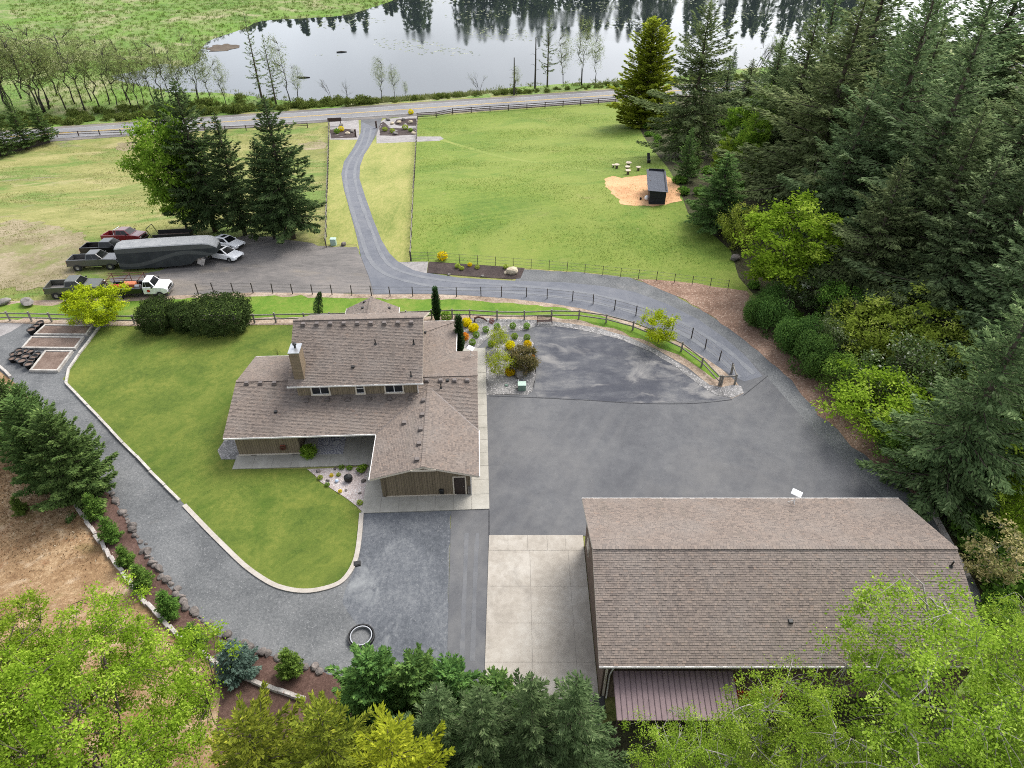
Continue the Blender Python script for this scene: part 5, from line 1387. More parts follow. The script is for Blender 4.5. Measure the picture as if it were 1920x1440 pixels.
def conifer(seed, h, rad, mat, bark='bark_brown', base=.08, whorl=.55, per=6, power=.85, droop=.25, spray=(.55, .2), cover=1.3, ragged=.25, lean=.0, top_up=.7, fan=.34):
    """whorled branches, each a flat fan of needle sprays with gaps between the tiers"""
    r = np.random.default_rng(seed); lv = Leaves(); tb = MB()
    tx, ty = r.normal(0, lean, 2)
    axis = lambda z: np.array([tx * (z / h) ** 1.5 * h, ty * (z / h) ** 1.5 * h, z])
    tb.tube([axis(h * f) for f in np.linspace(0, 1, 8)], [max(.02, .018 * h * (1 - f) ** .8) for f in np.linspace(0, 1, 8)], 7)
    z = base * h
    while z < h * .99:
        f = (z - base * h) / (h * (1 - base))
        R0 = rad * (1 - f) ** power * (.55 + .45 * min(1, f * 6 + .35)) + .12
        k = max(3, int(per * (.6 + .4 * (1 - f))))
        a0 = r.uniform(0, 6.28)
        for j in range(k):
            az = a0 + j * 6.283 / k + r.normal(0, .25)
            Lb = R0 * max(.25, 1 + r.normal(0, ragged))
            up = (-droop + (top_up + droop) * f ** 1.4) + r.normal(0, .08)
            out = np.array([math.cos(az), math.sin(az), 0]); lat = np.array([-math.sin(az), math.cos(az), 0])
            o = axis(z) + np.array([0, 0, r.normal(0, whorl * .2)])
            n = int(cover * Lb * Lb * fan * 1.6 / (spray[0] * spray[1])) + 4
            s = r.beta(1.6, 1.1, n) if Lb > .8 else r.uniform(.1, 1, n)
            hw_ = Lb * fan * np.minimum(1, s * 2.2) * (1.05 - s) + .06
            la = r.uniform(-1, 1, n) * hw_
            zc = up * s * Lb + .18 * Lb * s * s - np.abs(la) * .28 + r.normal(0, .05 + .012 * Lb, n)
            C = o + out * (s * Lb)[:, None] + lat * la[:, None]; C[:, 2] += zc
            D = out * (.9 + 0 * s)[:, None] + lat * (np.sign(la) * (.25 + .6 * np.abs(la) / (hw_ + .01)))[:, None] + r.normal(0, .22, (n, 3)); D[:, 2] += up * .6 - .22 + .3 * s
            N = np.array([0, 0, 1.]) + r.normal(0, .38, (n, 3)) - out * .25
            lv.add(C, D, N, spray[0] * r.uniform(.65, 1.25, n), spray[1] * r.uniform(.7, 1.3, n), .42 + .2 * r.normal() * .6 + r.normal(0, .2, n) + .18 * (s - .5))
            if Lb > 1.0:
                tb.tube([o, o + out * Lb * .5 + np.array([0, 0, up * .5 * Lb + .045 * Lb]), o + out * Lb * .92 + np.array([0, 0, up * .92 * Lb + .15 * Lb])], [.012 * Lb + .01, .008 * Lb, .006], 3, False)
        z += whorl * (1 - .45 * f) * r.uniform(.75, 1.25)
    # leader
    n = 14; s = r.uniform(.94, 1.02, n) * h
    C = np.stack([axis(q) for q in np.minimum(s, h * 1.015)]); D = r.normal(0, .35, (n, 3)) + [0, 0, 1.]
    lv.add(C, D, r.normal(0, 1, (n, 3)), spray[0] * .7, spray[1] * .7, r.uniform(.3, .8, n))
    return tb.mesh('trunk', M[bark], smooth=True), lv.mesh('crown', mat)

def broadleaf(seed, h, rad, mat, bark='bark_grey', base=.25, stems=1, limbs=9, clumps=70, per=120, leaf=(.24, .15), clump=.9, flat=.6, spread=.5, surf=.45, tw=.012, vshape=.75, lean=.03, droopy=0.):
    """stems, limbs and twigs carrying loose clumps of single leaves"""
    r = np.random.default_rng(seed); lv = Leaves(); tb = MB()
    cz = h * (base + (1 - base) * .5); rz_ = h * (1 - base) * .5
    stem_pts = []
    for k in range(stems):
        a = 6.283 * k / max(1, stems) + r.uniform(0, 1); tilt = (spread * rad * r.uniform(.5, 1) if stems > 1 else rad * lean * r.normal())
        top = np.array([math.cos(a) * tilt, math.sin(a) * tilt, h * r.uniform(.8, .93)])
        pp = []
        b0 = np.array([math.cos(a), math.sin(a), 0]) * (.12 * (stems > 1))
        for f in np.linspace(0, 1, 9):
            pp.append(b0 + (top - b0) * np.array([f ** 1.3, f ** 1.3, f]) + r.normal(0, .02 * h, 3) * [1, 1, 0] * math.sin(f * 3.1))
        rr = tw * h / math.sqrt(stems)
        tb.tube(pp, [rr * (1 - .85 * f) for f in np.linspace(0, 1, 9)], 7)
        stem_pts += [(p, rr * (1 - .85 * f)) for p, f in zip(pp, np.linspace(0, 1, 9)) if p[2] > base * h * .6]
    SP = np.array([p for p, _ in stem_pts])
    nodes = [tuple(p) for p in SP]
    ph = r.uniform(0, 6.28, 3)
    def sample(n, lo):
        d = unit(r.normal(0, 1, (n, 3))); q = r.uniform(lo, 1, n) ** .5
        az_ = np.arctan2(d[:, 1], d[:, 0]); wob = 1 + .2 * np.sin(3 * az_ + ph[0]) * np.cos(3 * d[:, 2] + ph[1]) + .16 * np.sin(5 * az_ + ph[2] + 4 * d[:, 2])
        p = d * (q * wob)[:, None]
        zz = p[:, 2]; sh = np.where(zz > 0, 1, 1 - (1 - vshape) * (-zz))
        return np.stack([p[:, 0] * rad * sh, p[:, 1] * rad * sh, cz + zz * rz_], 1)
    for p in sample(limbs, .45):
        c = SP[np.argmin(np.linalg.norm((SP - p) * [1, 1, 1.3], axis=1) + np.maximum(0, SP[:, 2] - p[2] + .25 * rad) * 2)]
        mid = (c + p) / 2 + r.normal(0, .06 * rad, 3) + [0, 0, .08 * rad]
        pts_ = [c, (c + mid) / 2 + r.normal(0, .02 * rad, 3), mid, (mid + p) / 2 + r.normal(0, .03 * rad, 3), p]
        tb.tube(pts_, [tw * h * f for f in (.38, .32, .25, .17, .06)], 5, False)
        nodes += [tuple(q) for q in pts_[1:]]
    ND = np.array(nodes)
    for p in sample(clumps, surf):
        j = np.argmin(np.linalg.norm(ND - p, axis=1)); c = ND[j]
        mid = (c + p) / 2 + r.normal(0, .08, 3) + [0, 0, .1]
        tb.tube([c, mid, p], [tw * h * .1 + .006, tw * h * .06 + .005, .004], 3, False)
        n = max(6, int(per * r.uniform(.5, 1.4))); cs = clump * r.uniform(.6, 1.25)
        off = r.normal(0, .5, (n, 3)) * [cs, cs, cs * flat]
        if droopy: off[:, 2] -= droopy * r.random(n) ** 2 * cs
        C = p + off
        D = unit(off * [1, 1, .5]) + r.normal(0, .6, (n, 3)) - [0, 0, .25 + droopy]
        N = np.array([0, 0, 1.]) + r.normal(0, .55, (n, 3))
        lv.add(C, D, N, leaf[0] * r.uniform(.45, 1.4, n), leaf[1] * r.uniform(.6, 1.4, n), .45 + .24 * r.normal() + r.normal(0, .22, n))
        # a few leaves along the twig
        m = max(2, n // 10); t_ = r.random(m)[:, None]
        lv.add(c + (p - c) * t_ + r.normal(0, .12, (m, 3)), r.normal(0, 1, (m, 3)), r.normal(0, .6, (m, 3)) + [0, 0, 1], leaf[0], leaf[1], r.uniform(.2, .7, m))
    return tb.mesh('trunk', M[bark], smooth=True), lv.mesh('crown', mat)

def bare(seed, h, rad, mat, bark='bark_grey', stems=3, order=4, leafn=6, leaf=(.22, .12), tw=.011):
    """leafless or barely leafing tree: forking twigs, a haze of buds"""
    r = np.random.default_rng(seed); tb = MB(); lv = Leaves(); ends = []
    def grow(p, d, l, w, o):
        k = 3; pp = [p]; 
        for i in range(k):
            d = unit(d + r.normal(0, .13, 3) + [0, 0, .06]); p = p + d * l / k; pp.append(p)
        tb.tube(pp, [w * (1 - .35 * i / k) for i in range(k + 1)], 4 if o > 2 else 3, False)
        ends.append(p)
        if o > 0:
            for i in range(r.integers(2, 5)):
                q = pp[r.integers(1, k + 1)]; ax_ = unit(r.normal(0, 1, 3))
                grow(np.array(q), unit(d + ax_ * .65 * (rad / h * 2.2)), l * r.uniform(.5, .75), w * .55, o - 1)
    for k in range(stems):
        a = r.uniform(0, 6.28); grow(np.array([.2 * math.cos(a), .2 * math.sin(a), 0]), unit(np.array([.18 * math.cos(a), .18 * math.sin(a), 1.])), h * r.uniform(.38, .5), tw * h / math.sqrt(stems), order)
    E = np.array(ends); n = len(E) * leafn
    C = np.repeat(E, leafn, 0) + r.normal(0, .28, (n, 3)) if leafn else E[:4]
    n = len(C)
    lv.add(C, r.normal(0, 1, (n, 3)), r.normal(0, .7, (n, 3)) + [0, 0, .6], leaf[0] * r.uniform(.6, 1.3, n), leaf[1], r.uniform(0, 1, n))
    return tb.mesh('trunk', M[bark]), lv.mesh('crown', mat)

def shrub(seed, rx, rz_, mat, n=2600, leaf=(.12, .07), lobes=7, box=0., shell=.5, lump=False):
    """dense bush: several overlapping lobes, leaves thickest at the skin"""
    r = np.random.default_rng(seed); lv = Leaves(); tb = MB()
    for k in range(6):
        a = r.uniform(0, 6.28); q = np.array([math.cos(a) * rx * .5, math.sin(a) * rx * .5, rz_ * 1.1]); tb.tube([(0, 0, 0), tuple(q * .5 + r.normal(0, .03, 3)), tuple(q)], [.03 * rx + .01, .02 * rx + .006, .005], 4, False)
    per = n // lobes
    for k in range(lobes):
        a = r.uniform(0, 6.28); d = r.uniform(.0, .55) * rx if lobes > 1 else 0
        c = np.array([math.cos(a) * d, math.sin(a) * d, rz_ * (r.uniform(.75, 1.1) if lobes > 1 else 1)])
        if lump: d = r.uniform(.25, .7) * rx; c = np.array([math.cos(a) * d, math.sin(a) * d, rz_ * r.uniform(.4, 1.45)])
        lr = .52 * rx * r.uniform(.7, 1.2) if lump else (rx - d) * (1. if lobes == 1 else r.uniform(.75, 1.)); lz = lr * 1.1 if lump else None
        if not lump: lz = rz_ * (1 if lobes == 1 else r.uniform(.65, .95))
        u = unit(r.normal(0, 1, (per, 3)))
        if box: u = u * (1 - .55 * box) + .55 * box * u / np.abs(u).max(1, keepdims=True)
        q = r.uniform(shell, 1.04, per) ** .5 * (1 + (.06 + .05 * (box > 1)) * np.sin(u[:, 0] * 9 + k + 4 * u[:, 1]) * np.cos(u[:, 2] * 8 + 3 * u[:, 1]))
        C = c + u * q[:, None] * [lr, lr, lz]
        C[:, 2] = np.maximum(C[:, 2], .02)
        D = u * .5 + r.normal(0, .6, (per, 3)) + [0, 0, .2]; N = u + r.normal(0, .45, (per, 3))
        lv.add(C, D, N, leaf[0] * r.uniform(.6, 1.3, per), leaf[1] * r.uniform(.7, 1.3, per), .45 + .12 * r.normal() + r.normal(0, .2, per))
    return tb.mesh('stems', M['bark_brown']), lv.mesh('foliage', mat)

def plant(name, label, cat, me, loc, rz=None, sc=1.0, group=None, names=('trunk', 'crown'), tilt=None):
    o = thing(name, label, cat, loc, random.uniform(0, 6.28) if rz is None else rz, group, sc)
    if tilt: o.rotation_euler = (tilt[0], tilt[1], o.rotation_euler.z)
    link(names[0], me[0], o); link(names[1], me[1], o)
    return o
def grow(name, label, cat, me, h0, bx, by, apex, group=None, wide=1.0, rz=None, dz=0., names=('trunk', 'crown'), tilt=None):
    """plant with its foot at a photo position and its tip at photo row `apex` (or a height in metres when negative)"""
    g = ground(bx, by)
    h = -apex if apex < 0 and apex > -60 else aty(960, apex, g.y).z - g.z
    k = h / h0
    return plant(name, label, cat, me, g + Vector((0, 0, dz)), rz, (k * wide, k * wide, k), group, names, tilt)

FIR = [conifer(101 + i, 26, 6.4, (lf['fir'], lf['fir_olive'], lf['fir'])[i], whorl=.75, per=8, spray=(.58, .2), cover=1.15, droop=.24, ragged=.36, base=.06, fan=.36, lean=.015) for i in range(3)]
FIRN = [conifer(111 + i, 21, 5.0, lf['fir_near'], whorl=.62, per=7, spray=(.45, .15), cover=1.0, droop=.18, ragged=.28, base=.03, fan=.36) for i in range(2)]
FIRD = [conifer(121 + i, 18, 4.0, lf['fir_green'], whorl=.6, per=7, spray=(.5, .18), cover=1.3, droop=.2, ragged=.22, base=.1, power=.75) for i in range(2)]
OLD = conifer(131, 26, 7.6, lf['fir_olive'], whorl=.8, per=8, spray=(.75, .25), cover=1.25, droop=.35, ragged=.4, base=.1, power=.7, fan=.3)
THIN = [conifer(141 + i, 20, 3.0, lf['fir_olive'], whorl=.9, per=5, spray=(.7, .22), cover=.9, droop=.1, ragged=.4, base=.18, power=.7, fan=.3) for i in range(2)]
FIRP = [conifer(125 + i, 18, 4.0, lf['fir_park'], whorl=.55, per=8, spray=(.48, .17), cover=1.5, droop=.25, ragged=.28, base=.1, power=.75) for i in range(2)]
CED = [conifer(151 + i, 9, 2.4, lf['cedar'], whorl=.3, per=8, spray=(.3, .12), cover=1.7, droop=-.15, ragged=.2, base=.0, power=.6, top_up=1.2, fan=.4) for i in range(2)]
LEY = [conifer(155 + i, 10, 3.0, lf['fir_green'], whorl=.34, per=8, spray=(.34, .13), cover=1.6, droop=-.1, ragged=.2, base=.0, power=.65, top_up=1.0, fan=.4) for i in range(2)]
GCED = [conifer(161 + i, 13, 3.4, m_, whorl=.45, per=7, spray=(.26, .1), cover=1.25, droop=.05, ragged=.3, base=.05, power=.7, top_up=1.0, fan=.36) for i, m_ in enumerate((lf['gold_mid'], lf['gold']))]
SPR = [conifer(171 + i, 12, 2.9, lf['spruce'], whorl=.42, per=8, spray=(.26, .075), cover=1.4, droop=.0, ragged=.2, base=.02, power=.85, top_up=.8, fan=.34) for i in range(2)]
YFIR = [conifer(181 + i, 2.0, .55, lf['young'], whorl=.13, per=7, spray=(.15, .06), cover=1.6, droop=-.1, ragged=.2, base=.02, power=.75, top_up=.9, fan=.45) for i in range(3)]
BSPR = conifer(186, 3.2, 1.3, lf['bluespruce'], whorl=.22, per=8, spray=(.22, .07), cover=1.5, droop=-.1, ragged=.15, base=.02, fan=.4)
lf['gold_tree'] = leafmat('golden_cedar_tree', L(0.167,0.22,0.0206), L(0.386,0.45,0.0451), L(0.592,0.618,0.0773), .35, .002)
GOLDC = conifer(188, 24, 5.2, lf['gold_tree'], whorl=.55, per=9, spray=(.6, .26), cover=1.5, droop=-.1, ragged=.15, base=.02, power=.55, top_up=1.0, fan=.4)
BIGMAPLE = broadleaf(201, 13, 6.2, lf['maple'], 'bark_brown', base=.2, stems=4, limbs=34, clumps=640, per=115, leaf=(.14, .092), clump=.52, flat=.6, spread=.6, surf=.3, tw=.014)
BIRCH = [broadleaf(211 + i, 12, 4.6, lf['birch'], 'bark_grey', base=.25, stems=3, limbs=24, clumps=340, per=84, leaf=(.13, .086), clump=.58, flat=.55, spread=.7, surf=.2, tw=.012) for i in range(3)]
MAPLE = [broadleaf(221 + i, 16, 5.2, m_, 'bark_brown', base=.14, stems=1, limbs=20, clumps=190, per=80, leaf=(.42, .27), clump=1.05, flat=.6, surf=.35, tw=.014) for i, m_ in enumerate((lf['maple_mid'], lf['maple'], lf['maple_mid']))]
ALDER = [broadleaf(231 + i, 16, 3.6, m_, 'bark_dark', base=.25, stems=1 + i % 2, limbs=24, clumps=160, per=15, leaf=(.27, .15), clump=1.2, flat=.9, surf=.05, tw=.011, lean=.2, vshape=.75) for i, m_ in enumerate((lf['willow'], lf['willow'], lf['willow']))]
BARE = [bare(241 + i, 11, 3.2, lf['willow'], 'bark_dark', stems=2 + i, order=3, leafn=1, leaf=(.2, .1)) for i in range(2)]
TWIG = bare(245, 4, 2.6, lf['olive'], 'bark_brown', stems=7, order=3, leafn=1, leaf=(.14, .08), tw=.012)
JMAPLE = broadleaf(251, 3.6, 2.7, lf['yellow'], 'bark_brown', base=.15, stems=3, limbs=16, clumps=150, per=110, leaf=(.16, .1), clump=.45, flat=.45, spread=.6, surf=.4, tw=.014)
LOOPT = broadleaf(253, 3.2, 1.7, lf['yellow'], 'bark_brown', base=.12, stems=3, limbs=12, clumps=60, per=70, leaf=(.14, .09), clump=.38, flat=.7, spread=.6, surf=.3, tw=.014)
WEEP = broadleaf(255, 2.8, 1.25, lf['yellow'], 'bark_grey', base=.25, stems=2, limbs=16, clumps=110, per=26, leaf=(.11, .06), clump=.3, flat=.9, surf=.15, tw=.012, droopy=.6)
BRONZE = broadleaf(257, 2.5, 1.5, lf['bronze'], 'bark_brown', base=.05, stems=3, limbs=14, clumps=150, per=90, leaf=(.12, .07), clump=.36, flat=.6, spread=.6, surf=.4)
YBUSH = [broadleaf(261 + i, 5.5, 3.0, m_, 'bark_brown', base=.05, stems=5, limbs=18, clumps=110, per=60, leaf=(.22, .13), clump=.7, flat=.7, spread=.7, surf=.3, tw=.008) for i, m_ in enumerate((lf['olive'], lf['maple'], lf['blossom'], lf['ivy']))]
CREAM = broadleaf(267, 4.5, 2.0, lf['cream'], 'bark_grey', base=.1, stems=4, limbs=14, clumps=80, per=34, leaf=(.2, .12), clump=.4, flat=.6, spread=.7, surf=.3, tw=.008)
HEDGE = [shrub(271 + i, 1.6, 1.25, lf['hedge'], 9000, (.15, .08), 16, shell=.45, lump=True) for i in range(2)]
LAUREL = [shrub(273 + i, 2.0, 1.35, lf['laurel'], 15000, (.16, .09), 1, 1.05, .72) for i in range(3)]
BOX = shrub(275, .36, .36, lf['boxwood'], 900, (.08, .05), 1, shell=.6)
AZA = [shrub(277, .62, .5, lf['azalea'], 1500, (.11, .08), 6), shrub(278, .62, .5, lf['orange'], 1500, (.11, .08), 6)]
UNDER = [shrub(281 + i, 1.3, .8, lf['ivy'], 480, (.42, .26), 5, shell=.2) for i in range(2)]
BRAM = [shrub(285 + i, 2.6, 1.3, lf['bramble'], 520, (.52, .3), 7, shell=.1) for i in range(2)]
FERN = shrub(289, .6, .45, lf['boxwood'], 900, (.3, .06), 1, shell=.1)
CYP = conifer(291, 5.2, .52, lf['cypress'], whorl=.1, per=8, spray=(.2, .07), cover=1.6, droop=-1.6, ragged=.12, base=.0, power=.35, top_up=2.0, fan=.5)

ORD = 'first second third fourth fifth sixth seventh eighth ninth tenth eleventh twelfth thirteenth fourteenth fifteenth sixteenth seventeenth eighteenth nineteenth twentieth'.split()
# ---- right-hand forest (foot px, height)
G = 'tall firs of the right-hand forest'
forest = [
 (1605,475,-33,'tallest fir, its bare trunk showing against the lake',0,.85), (1505,405,-27,'broad dark fir behind the bright green maple',1,1.1),
 (1665,530,-28,'dense blue-green fir in the middle of the forest',2,1.15), (1770,565,-27,'wide fir with long drooping boughs right of the middle',0,1.2),
 (1455,345,-24,'fir with its top against the far lake',1,1.), (1560,335,-31,'back-row fir reaching out of the top of the picture',2,1.05),
 (1720,400,-31,'back-row fir at the top right, sky water between its boughs',0,.95), (1840,470,-29,'fir whose boughs cross the upper right frame edge',1,1.1),
 (1905,610,-25,'fir at the right frame edge halfway down',2,1.15), (1600,585,-17,'lower blue-green fir above the yellow shrubs',1,1.2),
 (1730,640,-20,'lower fir standing over the yellow-green shrubs',2,1.2), (1830,720,-22,'fir left of the right frame edge, in the lower forest',0,1.1),
 (1500,300,-27,'slim back-row fir left of the tallest trunk',0,.9), (1585,262,-30,'far back-row fir just right of the bare lakeside trees',1,1.), (1665,300,-31,'far back-row fir in the middle of the top edge',2,1.), (1775,330,-31,'far back-row fir near the top right',0,1.05), (1870,360,-31,'far back-row fir at the top right corner',1,1.05), (1535,480,-21,'fir directly right of the bright maple',2,1.1), (1900,520,-28,'fir at the right frame edge above the middle',0,1.1), (1690,590,-22,'fir in front of the dense blue-green one',1,1.15), (1790,640,-22,'fir behind the near right-hand fir',2,1.15),
 (1640,440,-25,'fir filling the gap beside the tallest trunk',1,1.1), (1420,300,-20,'smaller fir beside the path clearing',2,.9),
 (1352,236,-15,'fir hiding the road right of the golden cedar',0,1.2), (1392,225,-14,'low fir hiding the road behind the old spruce',1,1.2), (1440,215,-18,'fir hiding the road below the bare lakeside trees',2,1.1)]
for x, y, h, lab, k, w in forest:
    grow('fir_tree', lab, 'fir tree', FIR[k], 26, x, y, h, G, w * (1.18 if y < 420 else 1.0))
grow('fir_tree', 'near fir overhanging the gravel verge at the lower right', 'fir tree', FIRN[0], 21, 1752, 925, -20, G, 1.1)
grow('fir_tree', 'near fir at the right frame edge above the cream blossom', 'fir tree', FIRN[1], 21, 1850, 880, -20, G, 1.1)
grow('spruce_tree', 'old sparse spruce with hanging brown boughs behind the shelter', 'spruce tree', OLD, 26, 1288, 292, 4)
grow('cedar_tree', 'broad golden cedar at the end of the road fence', 'cedar tree', GOLDC, 24, 1205, 236, 36, None, 1.5)
for x, y, a, lab, w in ((1283,340,240,'narrow young fir between shelter and old spruce',1.05),(1340,428,286,'bushy green fir at the pasture edge right of the shelter',1.9),(1300,330,262,'small fir right behind the shelter roof',1.)):
    grow('fir_tree', lab, 'fir tree', FIRD[0] if w > 1.1 else FIRD[1], 18, x, y, a, 'green firs beside the field shelter', w)
grow('bright_maple', 'bright green maple where pasture meets the wood chip bank', 'maple tree', MAPLE[1], 16, 1458, 549, 383, None, 1.4)
grow('leafy_tree', 'pale green tree between old spruce and dark firs', 'tree', MAPLE[0], 16, 1405, 305, 172, None, .75)
grow('leafy_tree', 'green tree deep in the gap left of the dark firs', 'tree', MAPLE[0], 16, 1392, 350, 215, None, .7)
for x, y, a, k, w, lab in ((1440,335,205,0,1.,'light green tree in front of the dark firs at the clearing'),(1372,300,200,2,.9,'green tree right of the old spruce'),(1350,345,262,1,.8,'yellow-green tree between bushy fir and clearing'),(1432,262,150,2,.8,'pale tree by the far bend of the road')):
    grow('leafy_tree', lab, 'tree', MAPLE[k], 16, x, y, a, 'leafy trees in the clearing', w)
grow('olive_bush', 'olive twiggy bush at the pasture edge left of the maple', 'bush', YBUSH[0], 5.5, 1380, 462, 385, None, .8)
SB = 'shrubs between driveway and forest'
for x, y, h, k, w, lab in ((1505,575,-5.6,2,.9,'white-flowering shrub in front of the bright maple'),(1560,610,-5.0,3,1.,'grey-green shrub behind the clipped hedge'),
        (1618,668,-6.2,0,1.15,'yellow-olive shrub in the middle of the shrub bank'),(1690,660,-7.0,0,1.2,'yellow-olive shrub highest on the shrub bank'),(1765,660,-6.0,1,1.,'bright green shrub under the right-hand firs'),
        (1635,808,-6.0,1,1.3,'yellow-green small tree leaning over the gravel verge'),(1690,765,-6.6,2,1.05,'white-blossoming small tree above the yellow-green one'),(1575,742,-4.2,3,1.15,'low green shrub below the hedge end'),
        (1700,575,-7.5,1,.9,'light green shrub below the blue-green firs'),(1572,572,-5.6,2,.8,'pale blossoming shrub by the twiggy bush'),(1700,868,-4.6,3,1.2,'green shrub at the tip of the wood chip bank'),(1545,668,-4.6,2,.9,'pale shrub just behind the nearest clipped bush'),(1740,720,-6.2,0,1.1,'yellow-olive shrub at the foot of the near firs'),(1672,835,-4.2,0,1.,'olive shrub overhanging the gravel verge')):
    grow('shrub', lab, 'shrub', YBUSH[k], 5.5, x, y, h, SB, w)
grow('twiggy_bush', 'leafless brown twiggy bush behind the clipped hedge', 'bush', TWIG, 4, 1545, 590, -5.0)
for i, (x, y, w, h) in enumerate(((1415,610,.95,1.4),(1446,622,1.25,1.6),(1484,660,1.35,1.65),(1514,700,1.3,1.75),(1434,588,1.0,1.4))):
    plant('clipped_bush', '%s rounded dark green bush along the wood chip bank' % ('leftmost front', 'second', 'third', 'nearest', 'rearmost')[i], 'bush', HEDGE[i % 2], ground(x, y), None, (w, w, h), 'rounded bushes along the wood chips', ('stems', 'foliage'))
for x, y, h, k, lab in ((1880,905,-8.5,1,'light green tree at the right frame edge above the blossom'),(1900,1010,-6,1,'light green bush right of the cream blossom'),(1865,860,-7,2,'white-blossoming tree near the right frame edge')):
    grow('leafy_tree', lab, 'tree', YBUSH[k], 5.5, x, y, h, None, .8)
grow('blossom_shrub', 'shrub with cream flower heads right of the workshop', 'shrub', CREAM, 4.5, 1838, 1085, -5.0)
for i, (x, y) in enumerate(((1422,140),(1434,138),(1446,141),(1458,136),(1412,143))):
    grow('bare_tree', 'leafless tree by the far lake edge, %s from the left of the bare group' % ORD[[1412,1422,1434,1446,1458].index(x)], 'tree', BARE[i % 2], 11, x, y, 45 + 7 * (i % 3), 'leafless trees at the lake', .8)
for x, y, a, lab in ((1372,135,88,'narrow dark fir by the lake left of the bare trees'),(1476,150,95,'dark fir by the lake right of the bare trees'),(1400,155,122,'small dark fir below the bare trees')):
    grow('fir_tree', lab, 'fir tree', FIRD[1], 18, x, y, a, 'small firs near the lake', .9)
# ---- trees by the parking
grow('maple_tree', 'bright green leafy tree left of the conifers by the parking', 'maple tree', MAPLE[2], 16, 352, 434, 211, None, .85)
PG = 'conifers beside the parking'
for x, y, a, k, w, lab in ((404,434,150,0,1.05,'tall dark conifer right behind the bright leafy tree'),(460,441,214,1,1.05,'middle conifer of the parking row'),(550,447,184,0,1.2,'broad conifer nearest the driveway lane'),(515,446,262,1,1.0,'short conifer between the two broad ones'),(368,425,166,1,.75,'narrow conifer top rising behind the bright leafy tree')):
    grow('conifer', lab, 'conifer', FIRP[k], 18, x, y, a, PG, w)
for x, y, a, lab in ((12,292,172,'leftmost conifer behind the dark board fence'),(52,280,180,'middle conifer behind the dark board fence'),(90,268,178,'rightmost conifer behind the dark board fence')):
    grow('conifer', lab, 'conifer', FIRD[0], 18, x, y, a, 'conifers behind the board fence', 1.15)
# ---- lakeside
LG = 'sparse trees along the lake shore'
lake_trees = [(14,190,34,0),(40,185,50,1),(62,205,70,0),(92,205,42,1),(108,180,60,2),(140,195,52,0),(160,208,58,2),(186,200,70,0),(205,196,64,1),(222,206,84,2),(246,200,74,0),(270,196,88,1),(292,200,70,2),(306,190,66,0),(322,196,84,2),(352,200,76,0),(374,196,58,1),(398,196,96,2),(425,198,104,0),(30,215,60,2),(70,196,30,0),(124,206,80,1),(172,190,44,0),(238,188,60,2),(262,206,96,0),(336,188,92,1),(545,192,60,0),(560,190,120,1)]
lake_trees.sort()
for i, (x, y, a, k) in enumerate(lake_trees):
    grow('sparse_tree', 'sparse spring tree on the marsh edge, %s from the left' % (ORD + ['twenty-' + q_ for q_ in ORD])[i], 'tree', ALDER[k], 16, x, y, a, LG, random.uniform(.75, 1.1), None, 0., ('trunk', 'crown'), (random.gauss(0, .04), random.gauss(-.05, .06)))
for i, (x, y, a) in enumerate(((20,205,40),(84,212,66),(-25,200,30))):
    grow('leafy_tree', ('yellow-green tree at the upper left corner', 'yellow-green tree above the board fence conifers', 'yellow-green tree cut by the left frame edge')[i], 'tree', ALDER[1], 16, x, y, a, None, 1.7)
for i, (x, y, a, k) in enumerate(((492,190,26,0),(518,196,64,1))):
    grow('thin_fir', ('tall dark ragged fir on the near lake shore', 'smaller ragged fir leaning beside the tall one')[i], 'fir tree', THIN[k], 20, x, y, a, 'ragged firs on the shore', .8)
for x, y, a, k, lab in ((620,186,138,0,'leafless round tree on the shore left of the lane'),(652,184,146,1,'small leafless shrub tree beside the round one'),(897,181,130,1,'leafless shrub on the reedy shore')):
    grow('bare_tree', lab, 'tree', BARE[k], 11, x, y, a, None, 1.3)
for x, y, a, k, lab in ((716,190,102,0,'left tree of the pair on the shore above the lane'),(741,189,118,2,'right tree of the pair on the shore above the lane'),(762,189,150,0,'low pale tree beside the shore pair'),(1056,162,56,0,'pale green tree among the shore snags'),(1090,160,24,1,'tall yellowish tree right of the snags'),(1116,156,62,2,'dark-stemmed tree nearest the golden cedar'),(968,180,122,0,'pale leafy tree around the broken snag')):
    grow('sparse_tree', lab, 'tree', ALDER[k], 16, x, y, a, LG, .8)
grow('thin_fir', 'tall thin fir between the snags', 'fir tree', THIN[0], 20, 1026, 163, 20, None, .75)
for x, y, a, lab in ((1003,166,69,'tall bare snag standing on the lake shore'),(964,178,108,'broken snag stump with a side branch')):
    g = ground(x, y); h = aty(960, a, g.y).z - g.z
    o = thing('dead_snag', lab, 'dead tree', g)
    MB().tube([(0, 0, 0), (.05, 0, h * .5), (0, .08, h)], [.3, .22, .12], 7).build('trunk', M['bark_dark'], o)
    for k in range(5): MB().tube([(0, 0, h * (.35 + .1 * k)), (.7 * (-1) ** k, .2, h * (.38 + .1 * k)), (1.5 * (-1) ** k, .1 * k, h * (.36 + .1 * k))], [.05, .035, .01], 4).build('branch', M['bark_dark'], o)
